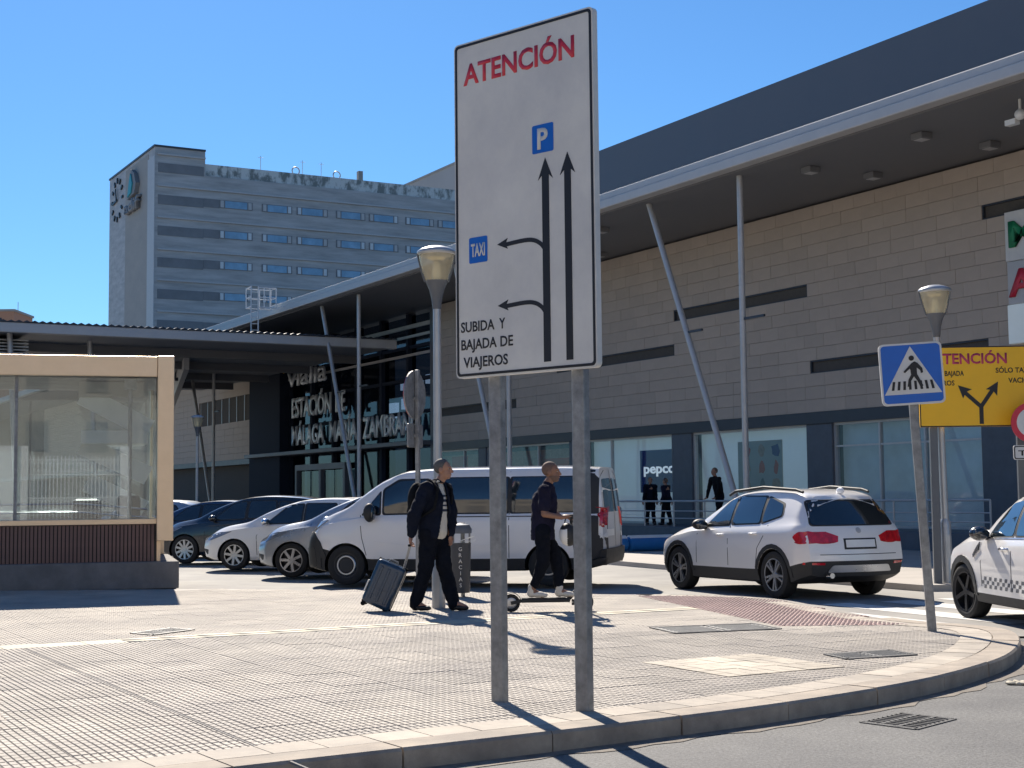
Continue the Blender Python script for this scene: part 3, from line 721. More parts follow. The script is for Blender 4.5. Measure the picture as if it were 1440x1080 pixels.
# ================================================================== HOTEL TOWER BEHIND
HC = Vector((-36.73, 150.0))
HT = thing('hotel_tower', 'dark slate-clad block with ribbon windows and clock face rising behind the station', 'building', (HC.x, HC.y, 0), BROT)
SL = 62.
MB().box((.02, -SL, 0), (18.6, -5.36, 35.4)).box((.02, -5.359, 0), (18.6, -.02, 38)).build('wall', 'slate', HT)
# left face: corner strip, light stone strip, grey strip
MB().box((-.05, -.02, 0), (2.5, .06, 37.0)).build('corner_strip', 'slate_ledge', HT); MB().box((2.5, -.02, 0), (11.5, .03, 37.6)).build('stone_strip', 'slate_light', HT); MB().box((11.5, -.02, 0), (18.6, .0, 37.9)).build('stone_strip', 'slate', HT)
MB().box((-.08, -5.4, 37.95), (18.7, .1, 38.15)).build('coping', 'dark_metal', HT)
for zz in (37.2, 33.9, 30.6, 27.25, 24.05, 20.8, 17.5):
    MB().box((-.18, -(5.36 if zz > 36 else SL), zz - .09), (.02, -.3, zz + .09)).build('ledge', 'slate_ledge', HT)
for zz in (36.3, 32.95, 29.7, 26.4, 23.1, 19.9): MB().box((-.03, -5.2, zz - 1.0), (.02, -.35, zz)).build('dark_band', 'slate_dark', HT)
wins = [(6.9, 10.56), (11.61, 15.02), (15.56, 19.15), (20.15, 23.62), (24.08, 27.63), (28.56, 32.1), (32.6, 36.1), (37.1, 40.6)]
for zz in (32.95, 29.7, 26.42, 23.1, 19.85):
    MB().box((-.02, -6.9, zz - .9), (.02, -5.22, zz + .02)).build('dark_band', 'slate_dark', HT)
    for a, b in wins:
        w = MB().box((-.06, -b, zz - .84), (.02, -a, zz)).build('window', 'slate_dark', HT)
        MB().box((-.075, -b + .62, zz - .80), (-.055, -a - .62, zz - .07)).build('pane', 'pane_blue', w)
        for q in (a + .12, b - .48): MB().box((-.08, -q - .36, zz - .78), (-.056, -q, zz - .06)).build('side_panel', random.choice(['pane_white', 'pane_white', 'slate_ledge']), w)
MB().box((.25, -SL, 35.4), (.6, -5.37, 36.7)).build('parapet', 'weathered', HT)
for s_, r_ in ((15.6, .42), (20.4, .42)):
    MB().tube([(.4, -s_ + r_ * math.cos(t), 37.0 + r_ * math.sin(t)) for t in [k * PI / 10 for k in range(20)]] + [(.4, -s_ + r_, 37.0)], .07, 6).build('ring', 'slate_ledge', HT, smooth=60)
MB().box((.3, -23.5, 36.7), (.9, -23.0, 37.75)).build('chimney', 'slate_light', HT)
for s_ in (11.8, 16.6, 18.8): MB().tube([(1., -s_, 36.7), (1., -s_, 38.4)], .03, 5).tube([(1., -s_ - .3, 38.2), (1., -s_ + .3, 38.2)], .02, 5).build('antenna', 'slate_ledge', HT)
# clock on the end wall (faces +n): marks and hands
cu, cz, cr = 14.9, 35.0, 2.2
for k in range(12):
    t = k * PI / 6; c = Vector((cu + cr * math.sin(t), .1, cz + cr * math.cos(t))); dirv = Vector((math.sin(t), 0, math.cos(t)))
    MB().bar(c - dirv * .3, c + dirv * .3, .3, .12, 0, (0, 1, 0)).build('hour_mark', 'black', HT)
MB().bar((cu, .12, cz), (cu + 1.9, .12, cz - .2), .22, .1, 0, (0, 1, 0)).build('clock_hand', 'black', HT); MB().bar((cu, .2, cz), (cu + .4, .2, cz + 1.3), .26, .1, 0, (0, 1, 0)).build('clock_hand', 'black', HT)
p = MB(); plane_prism(p, [(8.9, 33.9), (6.2, 34.2), (5.6, 35.2), (6.4, 36.4), (7.6, 37.0), (8.0, 36.2), (8.4, 35.0)], .04, .5); p.build('sail_logo', 'slate_dark', HT)
p = MB(); plane_prism(p, [(8.6, 34.1), (7.2, 34.35), (6.7, 35.3), (7.4, 36.5), (7.8, 36.0)], .5, .62); p.build('sail_logo', 'teal', HT)
wall_text('adif', 'slate_dark', 10.4, 32.5, 1.25, 5.6, .04, .03, .45, parent=HT)

# pale roof volume far behind the hotel, and an orange house far left
def at(px_, py_, Y):
    d = R_ * ((px_ - 720) / FPX) - U_ * ((py_ - 540) / FPX) + F_; t_ = Y / d.y; return Vector((d.x * t_, Y, CAMH + d.z * t_))
q = at(640, 231, 190)
PB = thing('pale_hall', 'pale grey flat-roofed block just showing behind the slate tower roof', 'building', (q.x, q.y, 0), BROT)
mat('pale_wall', (.42, .41, .40), .8, var=.05, scale=.2)
MB().box((-7, -30, 0), (60, 0, q.z)).build('wall', 'pale_wall', PB); MB().box((-7.1, -30.1, q.z), (60.1, .1, q.z + .3)).build('coping', 'slate_light', PB)
q = at(8, 438, 230)
OH = thing('orange_house', 'distant orange-walled house top just above the canopy at far left', 'house', (q.x, q.y, 0))
MB().box((-9, 0, 0), (1.3, 9, q.z)).build('wall', 'orange_wall', OH); MB().box((-9.2, -.2, q.z), (1.5, 9.2, q.z + .35)).build('roof_edge', 'slate_light', OH)
for k in range(3):
    w = MB().box((-7 + k * 2.6, -.06, q.z - 2.4), (-5.8 + k * 2.6, .02, q.z - 1.0)).build('window', 'dark_metal', OH)
MB().tube([(1.6, 1, q.z + .3), (1.6, 1, q.z + 1.6)], .05, 6).build('antenna', 'slate_ledge', OH)

# unseen town blocks added across the street behind the camera and to the left (they light and mirror the scene)
mat('cream_wall', (.33, .30, .26), .85, var=.08, scale=.4)
def block(x0, x1, y0, y1, h, face, label):
    t = thing('apartment_block', label, 'building', ((x0 + x1) / 2, (y0 + y1) / 2, 0)); w, dp = (x1 - x0) / 2, (y1 - y0) / 2
    MB().box((-w, -dp, -.2), (w, dp, h)).build('wall', 'cream_wall', t); MB().box((-w - .3, -dp - .3, h), (w + .3, dp + .3, h + .5)).build('cornice', 'slate_light', t)
    n = int((2 * (w if face == 'y' else dp)) / 3.2)
    for fl in range(int(h / 3.2)):
        for k in range(n):
            q = -(w if face == 'y' else dp) + (k + .5) * 3.2; z = .9 + fl * 3.2
            if face == 'y': MB().box((q - .6, dp - .02, z), (q + .6, dp + .05, z + 1.6)).build('window', 'plinth', t)
            else: MB().box((w - .02, q - .6, z), (w + .05, q + .6, z + 1.6)).build('window', 'car_glass', t)
block(-42, -6, -44, -30, 17, 'y', 'cream apartment block added across the street, seen only mirrored in glass'); block(-2, 30, -46, -31, 20, 'y', 'taller cream apartment block added behind the viewer, seen only mirrored in glass')
block(-84, -66, -25, 30, 19, 'x', 'cream apartment block added far left of the kiosk, seen only mirrored in glass')

# ================================================================== GLASS KIOSK at the left
KA = rad(16); KO = Vector((-5.58, 24.67))
KI = thing('glass_kiosk', 'glazed stair kiosk with brass frame, brown louvres and concrete base', 'kiosk', (KO.x, KO.y, 0), KA)
KL, KD = 7.0, 3.4     # local x: -KL..0, y: 0 front .. KD back
mb = MB(); mb.prism([(-KL, .0), (0, 0), (0, KD), (-KL, KD)], -.05, .40); mb.build('plinth', 'plinth', KI, bevel=.02)
g0 = .17
MB().box((-KL, g0, .401), (-.36, g0 + .05, 1.02)).build('panel_backing', 'black', KI)
x = -KL; lm = None
mbl = MB().box((-.022, 0, .402), (.022, .06, 1.015)); lme = mbl.mesh('louvre', 'louvre')
while x < -.38:
    o = link('louvre', lme, KI); o.location = (x, g0 - .05, 0); x += .062
MB().box((-.36, g0 - .02, .402), (-.30, KD - .2, 1.02)).build('end_panel', 'brass', KI)
MB().box((-KL, g0 - .09, 1.021), (-.30, g0 + .08, 1.11)).build('sill', 'brass', KI, bevel=.008)
mull = [-6.2, -4.4, -2.62]
for i, m_ in enumerate(mull): MB().box((m_ - .025, g0 + .02, 1.11), (m_ + .025, g0 + .08, 3.47)).build('mullion', 'galv', KI)
e = [-KL] + mull + [-.36]
for i in range(len(e) - 1): MB().box((e[i] + .027, g0 + .03, 1.112), (e[i + 1] - .027, g0 + .045, 3.468)).build('pane', 'kiosk_glass', KI)
MB().box((-KL, KD - .25, .402), (-.3, KD - .235, 3.46)).build('pane', 'kiosk_glass', KI)
MB().box((-.345, g0 + .1, 1.112), (-.33, KD - .26, 3.46)).build('pane', 'kiosk_glass', KI)
MB().box((-KL, -.0, 3.48), (-.372, .10, 3.82)).build('front_beam', 'brass', KI, bevel=.012)
MB().box((-KL, .101, 3.485), (-.1, KD, 3.78)).build('roof', 'plinth', KI)
MB().box((-.37, -.03, .74), (-.10, .30, 3.83)).build('corner_column', 'brass', KI, bevel=.012)
MB().box((-.37, KD - .3, .41), (-.10, KD, 3.48)).build('corner_column', 'brass', KI, bevel=.012)
MB().tube([(-.8, .5, .4), (-.8, .5, 3.3)], .035, 8).box((-.9, .4, 3.3), (-.7, .6, 3.47)).build('inner_post', 'galv', KI)
# stair flights seen through the glass
for i, (x0, z0, x1, z1, y) in enumerate(((-1.6, 3.25, -.45, 2.65, 1.2), (-1.6, 2.40, -.45, 1.85, 1.7), (-1.5, 1.75, -.5, 1.25, 2.2))):
    MB().bar((x0, y, z0), (x1, y, z1), .12, .34).build('stair_stringer', 'white_paint', KI)
MB().box((-1.6, 1.0, 2.40), (-.5, 2.4, 2.62)).build('landing', 'white_paint', KI); MB().box((-1.65, 1.0, 3.2), (-.5, 2.4, 3.46)).build('landing', 'slate_light', KI)
for z in (1.22, 1.36): MB().tube([(-KL, .75, z), (-1.6, .75, z), (-.5, .75, z - .1)], .022, 8).build('handrail', 'chrome', KI, smooth=40)
MB().box((-1.75, 1.2, .41), (-1.25, 1.8, 1.45)).build('ticket_machine', 'dark_metal', KI, bevel=.08); MB().box((-1.0, 1.0, .41), (-.6, 1.4, 1.5)).build('ticket_machine', 'dark_metal', KI, bevel=.06)
# white gate and fence behind the kiosk
FN = thing('white_fence', 'white ornamental metal fence between white pillars mirrored in the kiosk glass', 'fence', (0, -6, ROADZ))
for x0, w in ((-2.0, .9), (-.87, .26), (2.77, .36), (-5.2, .4)): MB().box((x0, -.4, 0), (x0 + w, .2, 3.55)).build('pillar', 'white_paint', FN, bevel=.02)
for x0, x1 in ((-.6, 2.76), (-4.79, -2.01)):
    for z in (.5, 1.15, 1.65, 2.5, 3.05): MB().box((x0, .17, z - .02), (x1, .21, z + .02)).build('rail', 'white_paint', FN)
    n = 24
    for k in range(n): x = x0 + (x1 - x0) * (k + .5) / n; MB().tube([(x, .19, .1), (x, .19, 3.2)], .022, 6).build('picket', 'white_paint', FN)
    for k in range(n - 1):
        x = x0 + (x1 - x0) * (k + 1) / n
        MB().tube([(x + .06 * math.cos(t), .19, 2.78 + .2 * math.sin(t)) for t in [j * PI / 4 for j in range(9)]], .012, 5).tube([(x + .06 * math.cos(t), .19, 1.4 + .2 * math.sin(t)) for t in [j * PI / 4 for j in range(9)]], .012, 5).build('scroll', 'white_paint', FN)
# ================================================================== SIGNS, LAMPS, STREET FURNITURE
# ---- big white direction board on two posts
SA = rad(-42); SP = Vector((-.15, 10.30))
BS = thing('direction_board', 'tall white ATENCIÓN traffic lane board on two galvanised posts in the foreground', 'sign', (SP.x, SP.y, 0), SA)
for x in (.0, .76):
    mb = MB(); mb.prism([(x - .055, .03), (x + .055, .03), (x + .055, .10), (x - .055, .10)], -.05, 4.4); mb.build('post', 'galv', BS, bevel=.012)
SX0, SX1, SZ0, SZ1 = -.30, .99, 2.26, 4.685
def rrect(x0, x1, z0, z1, r, n=5):
    out = []
    for cx, cz, a0 in ((x1 - r, z1 - r, 0), (x0 + r, z1 - r, PI / 2), (x0 + r, z0 + r, PI), (x1 - r, z0 + r, 1.5 * PI)):
        for k in range(n + 1): t = a0 + PI / 2 * k / n; out.append((cx + r * math.cos(t), cz + r * math.sin(t)))
    return out
plane_prism(MB(), rrect(SX0, SX1, SZ0, SZ1, .035), -.035, .015).build('panel', 'sign_white', BS)
mb = MB()
o_ = rrect(SX0 + .012, SX1 - .012, SZ0 + .012, SZ1 - .012, .03); i_ = rrect(SX0 + .030, SX1 - .030, SZ0 + .030, SZ1 - .030, .02); n = len(o_)
def ringplate(o_, i_, y0, y1):
    n = len(o_); v = [(x, y1, z) for x, z in o_] + [(x, y1, z) for x, z in i_] + [(x, y0, z) for x, z in o_] + [(x, y0, z) for x, z in i_]
    f = []
    for k in range(n):
        k2 = (k + 1) % n; f += [(2 * n + k, 2 * n + k2, 3 * n + k2, 3 * n + k), (k, k2, n + k2, n + k), (k, k2, 2 * n + k2, 2 * n + k), (n + k, n + k2, 3 * n + k2, 3 * n + k)]
    return MB().add(v, f)
ringplate(o_, i_, -.039, -.034).build('border_line', 'sign_black', BS)
for x in (.0, .76):
    for z in (2.6, 3.4, 4.2): MB().box((x - .075, .016, z), (x + .075, .11, z + .05)).build('clamp', 'galv', BS)
# board coordinates from the photograph: fraction across / down the panel
def bx(fx): return SX0 + (SX1 - SX0) * fx
def bz(fz): return SZ1 - (SZ1 - SZ0) * fz
yS = -.0355
text('lettering', 'ATENCIÓN', 'sign_red', BS, -.206, yS, 4.375, .142, 1.036, bold=.026)
def label_line(tx, x0, x1, z): text('lettering', tx, 'sign_black', BS, x0, yS, z, .070, x1 - x0, bold=.018)
label_line('SUBIDA', -.25, .075, 2.587); label_line('Y', .12, .177, 2.587); label_line('BAJADA', -.248, .095, 2.461); label_line('DE', .13, .248, 2.461); label_line('VIAJEROS', -.227, .198, 2.334)
def sq(fx, fz, w, h, tx, cap, wd, bold):
    x, z = fx, fz; p = MB(); plane_prism(p, rrect(x, x + w, z - h, z, .012), -.0385, -.034); t_ = p.build('blue_plate', 'sign_blue', BS)
    me = text_mesh(tx, cap, wd, bold=bold, align='CENTER'); me.materials.append(MATS['sign_white']); o = link('lettering', me, t_); o.location = (x + w / 2, -.0385, z - h / 2 - cap / 2)
sq(.446, 3.96, .19, .197, 'P', .135, .095, .03)
sq(-.162, 3.257, .176, .184, 'TAXI', .088, .135, .026)
def arrow_poly(xc, z0, z1, w, hw, hl): return [(xc - w / 2, z0), (xc + w / 2, z0), (xc + w / 2, z1 - hl * .80), (xc + hw, z1 - hl), (xc, z1), (xc - hw, z1 - hl), (xc - w / 2, z1 - hl * .80)]
xa, xb = .560, .757
plane_prism(MB(), arrow_poly(xa, 2.325, 3.725, .062, .066, .15), -.038, -.034).build('arrow', 'sign_black', BS)
plane_prism(MB(), arrow_poly(xb, 2.324, 3.733, .058, .066, .15), -.038, -.034).build('arrow', 'sign_black', BS)
def branch(z):
    w = .030; mid = [(xa, z - .10), (xa - .045, z - .045), (xa - .11, z - .010), (xa - .20, z), (.19, z - .008)]
    c = catmull(mid, 4); L, R2 = [], []
    for i, p in enumerate(c):
        d = (c[min(i + 1, len(c) - 1)] - c[max(i - 1, 0)]).normalized(); nn = Vector((-d.y, d.x)); L.append(p + nn * w / 2); R2.append(p - nn * w / 2)
    mb = MB()
    for i in range(len(c) - 1): plane_prism(mb, [tuple(L[i]), tuple(L[i + 1]), tuple(R2[i + 1]), tuple(R2[i])], -.0376, -.034)
    xt = .108; plane_prism(mb, [(xt, z), (xt + .10, z + .036), (xt + .08, z), (xt + .10, z - .040)], -.0377, -.034)
    mb.build('arrow', 'sign_black', BS)
branch(3.178); branch(2.746)

# ---- pedestrian crossing sign on a leaning post
PS = thing('crossing_sign', 'blue square pedestrian crossing sign on a leaning post at the kerb corner', 'sign', (4.27, 15.16, 0), 0)
PS.rotation_euler = (0, rad(-2.9), rad(-6))
MB().box((-.045, .02, -.1), (.045, .075, 2.75)).build('post', 'galv', PS, bevel=.012)
z0, z1, hw_ = 2.325, 2.965, .32; xo = .0
plane_prism(MB(), rrect(xo - hw_, xo + hw_, z0, z1, .05), -.02, .018).build('panel', 'sign_white', PS)
plane_prism(MB(), rrect(xo - hw_ + .02, xo + hw_ - .02, z0 + .02, z1 - .02, .04), -.0235, -.019).build('blue_field', 'sign_blue', PS)
ZT = z1 - .035; ZB = z0 + .11
plane_prism(MB(), [(xo - .29, ZB), (xo + .29, ZB), (xo, ZT)], -.027, -.023).build('white_triangle', 'sign_white', PS)
for k in range(8):
    x = -.205 + k * .0585; sl = -x * .28; h0, h1 = ZB + .045, ZB + .135
    plane_prism(MB(), [(x - .013, h0), (x + .013, h0), (x + .013 + sl * .3, h1), (x - .013 + sl * .3, h1)], -.0305, -.0265).build('stripe', 'sign_black', PS)
mb = MB(); hz_ = ZB + .37
plane_prism(mb, [(.005 + .027 * math.cos(t), hz_ + .027 * math.sin(t)) for t in [k * PI / 8 for k in range(16)]], -.0322, -.0265)
mb.build('walking_figure', 'sign_black', PS)
mb = MB(); B0 = ZB
plane_prism(mb, [(.035, B0 + .335), (.005, B0 + .32), (-.075, B0 + .245), (-.085, B0 + .23), (-.07, B0 + .22), (-.015, B0 + .265), (-.01, B0 + .20), (-.04, B0 + .15), (-.055, B0 + .075), (-.02, B0 + .08), (-.015, B0 + .135), (.018, B0 + .18), (.05, B0 + .13), (.075, B0 + .065), (.105, B0 + .08), (.075, B0 + .15), (.05, B0 + .205), (.052, B0 + .27), (.085, B0 + .24), (.09, B0 + .21), (.112, B0 + .215), (.108, B0 + .26), (.065, B0 + .315)], -.0325, -.0265)
mb.build('walking_figure', 'sign_black', PS)

# ---- yellow temporary direction board
YS = thing('yellow_board', 'yellow ATENCIÓN detour board with forked black arrow behind the crossing sign', 'sign', (6.62, 23.0, 0), rad(-3))
for x in (-.02, 1.32): MB().box((x - .06, .03, -.05), (x + .06, .12, 3.5)).build('post', 'lamp_grey', YS, bevel=.01)
plane_prism(MB(), rrect(-.24, 1.86, 2.43, 3.69, .02), -.02, .028).build('panel', 'yellow', YS)
ringplate(rrect(-.24, 1.86, 2.43, 3.69, .02), rrect(-.222, 1.842, 2.448, 3.672, .015), -.024, -.019).build('border_line', 'sign_black', YS)
text('lettering', 'ATENCIÓN', 'sign_purple', YS, -.02, -.0205, 3.42, .155, 1.15, bold=.028)
text('lettering', 'SUBIDA Y BAJADA', 'sign_black', YS, -.22, -.0205, 3.23, .075, .68, bold=.022)
text('lettering', 'VIAJEROS', 'sign_black', YS, -.10, -.0205, 3.08, .075, .41, bold=.022)
text('lettering', 'SÓLO TAXIS', 'sign_black', YS, .95, -.0205, 3.27, .075, .58, bold=.022)
text('lettering', 'VACIOS', 'sign_black', YS, 1.14, -.0205, 3.11, .075, .36, bold=.022)
mb = MB(); cx, cz = .71, 2.75
def thick(mb, a, b, w, y0=-.0235, y1=-.019):
    a, b = Vector(a), Vector(b); d = (b - a).normalized(); nn = Vector((-d.y, d.x)) * w / 2; plane_prism(mb, [tuple(a + nn), tuple(b + nn), tuple(b - nn), tuple(a - nn)], y0, y1)
thick(mb, (cx, 2.47), (cx, cz), .065); thick(mb, (cx + .01, cz - .02), (cx - .25, cz + .22), .062, -.0238); thick(mb, (cx - .01, cz - .02), (cx + .18, cz + .25), .062, -.0242)
def head(mb, tip, d, l, w):
    tip = Vector(tip); d = Vector(d).normalized(); nn = Vector((-d.y, d.x)); b = tip - d * l; plane_prism(mb, [tuple(tip), tuple(b + nn * w), tuple(b + d * l * .2), tuple(b - nn * w)], -.0245, -.019)
head(mb, (cx - .35, cz + .33), (-1, .95), .2, .10); head(mb, (cx + .27, cz + .38), (.62, 1), .2, .10)
mb.build('forked_arrow', 'sign_black', YS)

# ---- round prohibition sign with taxi plate at the right edge
NS = thing('prohibition_sign', 'round red-rimmed sign with small white plate cut off by the right edge', 'sign', (7.98, 22.6, 0), rad(-4))
MB().tube([(0, .05, -.05), (0, .05, 2.85)], .04, 12).build('post', 'galv', NS, smooth=40)
circ = lambda r, n=40: [(r * math.cos(t), 2.47 + r * math.sin(t)) for t in [k * 2 * PI / n for k in range(n)]]
plane_prism(MB(), circ(.31), -.02, .0).build('panel', 'sign_red', NS); plane_prism(MB(), circ(.225), -.024, -.019).build('white_disc', 'sign_white', NS)
plane_prism(MB(), rrect(-.29, .29, 1.9, 2.12, .03), -.02, .0).build('plate', 'sign_white', NS)
ringplate(rrect(-.28, .28, 1.91, 2.11, .03), rrect(-.265, .265, 1.925, 2.095, .02), -.024, -.019).build('border_line', 'sign_black', NS)
text('lettering', 'TAXI', 'sign_black', NS, -.22, -.0205, 1.965, .075, .44, bold=.02)

# ---- round signs seen from behind, beside the lamp
RS = thing('round_sign', 'round traffic sign seen edge-on from behind on a thin post', 'sign', (-1.40, 21.7, 0), rad(68))
MB().box((-.035, -.03, -.1), (.035, .03, 3.3)).build('post', 'galv', RS, bevel=.01)
plane_prism(MB(), [(.36 * math.cos(t), 2.93 + .36 * math.sin(t)) for t in [k * PI / 16 for k in range(32)]], .035, .055).build('disc_back', 'galv', RS)
plane_prism(MB(), [(.355 * math.cos(t), 2.93 + .355 * math.sin(t)) for t in [k * PI / 16 for k in range(32)]], .0551, .062).build('disc_face', 'sign_red', RS)
plane_prism(MB(), rrect(-.25, .25, 2.15, 2.5, .03), .035, .055).build('plate', 'galv', RS)
for z in (2.3, 2.85): MB().box((-.06, -.034, z), (.06, .04, z + .05)).build('clamp', 'galv', RS)

# ---- street lamps
def lamp(loc, label, lean=0., low=True):
    t = thing('street_lamp', label, 'street lamp', loc, random.random() * 6, 'street lamps with glazed bowl heads')
    if lean: t.rotation_euler = (0, lean, 0)
    MB().tube([(0, 0, .95), (0, 0, 3.92)], [.058, .05], 16).build('pole', 'lamp_pole', t, smooth=40)
    MB().tube([(0, 0, -.1), (0, 0, .93), (0, 0, 1.0)], [.085, .085, .06], 16).box((-.035, -.092, .4), (.035, -.07, .75)).build('base_sleeve', 'lamp_pole', t, smooth=40)
    h = MB().lathe([(.055, 3.86), (.065, 3.95), (.075, 4.02), (.10, 4.12), (.135, 4.20), (.15, 4.235), (.14, 4.235), (.0, 4.22)], 24).build('lamp_neck', 'lamp_grey', t, smooth=50)
    MB().lathe([(.148, 4.236), (.19, 4.36), (.225, 4.50), (.24, 4.58)], 28).build('lamp_bowl', 'lamp_glass', t, smooth=60)
    for k in range(2):
        a = k * PI; ca, sa = math.cos(a), math.sin(a)
        MB().tube([(.152 * ca, .152 * sa, 4.22), (.196 * ca, .196 * sa, 4.36), (.232 * ca, .232 * sa, 4.50), (.25 * ca, .25 * sa, 4.60)], .012, 8).build('bowl_rib', 'lamp_grey', t, smooth=40)
    MB().lathe([(.0, 4.54), (.15, 4.54), (.245, 4.575), (.258, 4.60), (.25, 4.625), (.20, 4.655), (.11, 4.685), (.0, 4.695)], 28).build('lamp_cap', 'lamp_pole', t, smooth=50)
    MB().lathe([(.0, 4.24), (.055, 4.24), (.06, 4.30), (.045, 4.42), (.04, 4.50), (.0, 4.53)], 16).lathe([(.06, 4.50), (.12, 4.53), (.14, 4.545)], 20).build('reflector', 'reflector', t, smooth=50)
    return t
lamp((-.97, 19.04, 0), 'street lamp with bowl head just left of the white direction board')
lamp((6.78, 23.15, 0), 'street lamp with bowl head behind the pedestrian crossing sign', rad(-.8))
q = at(277, 696, 57); lamp((q.x, q.y, 0), 'small distant street lamp beside the glass kiosk among the parked cars')

# ---- litter bin marked GRACIAS
BN = thing('litter_bin', 'dark slim litter bin lettered GRACIAS behind the walking man', 'litter bin', (-.76, 21.1, 0), rad(-12))
MB().tube([(0, .14, -.05), (0, .14, 1.05)], .03, 10).build('post', 'galv', BN, smooth=40)
mb = MB(); mb.lathe([(.0, .06), (.125, .06), (.135, .10), (.15, .74), (.155, .76), (.14, .76), (.13, .12), (.0, .1)], 24); mb.build('bin_body', 'dark_metal', BN, smooth=40)
mb = MB(); mb.lathe([(.0, .90), (.16, .90), (.165, .96), (.13, 1.02), (.0, 1.05)], 24); mb.build('lid', 'lamp_grey', BN, smooth=40)
for a in (-.12, .12): MB().box((a - .012, .05, .74), (a + .012, .07, .92)).build('lid_strut', 'galv', BN)
for k, ch in enumerate('GRACIAS'):
    o = text('lettering', ch, 'sign_white', BN, .035, -.151 + .0 * k, .655 - k * .085, .052, None, bold=.01, align='CENTER')
    o.location.y = -.149 + (.006 if k > 3 else .0) + k * .001
mb = MB(); mb.box((-.02, -.02, 0), (.2, .08, .012), 0, Matrix.Translation((.02, -.05, .79)) @ Matrix.Rotation(-.35, 4, 'Y')); mb.box((-.02, -.02, 0), (.2, .06, .01), 0, Matrix.Translation((.02, .0, .77)) @ Matrix.Rotation(-.12, 4, 'Y'))
mb.build('papers', 'white_paint', BN)
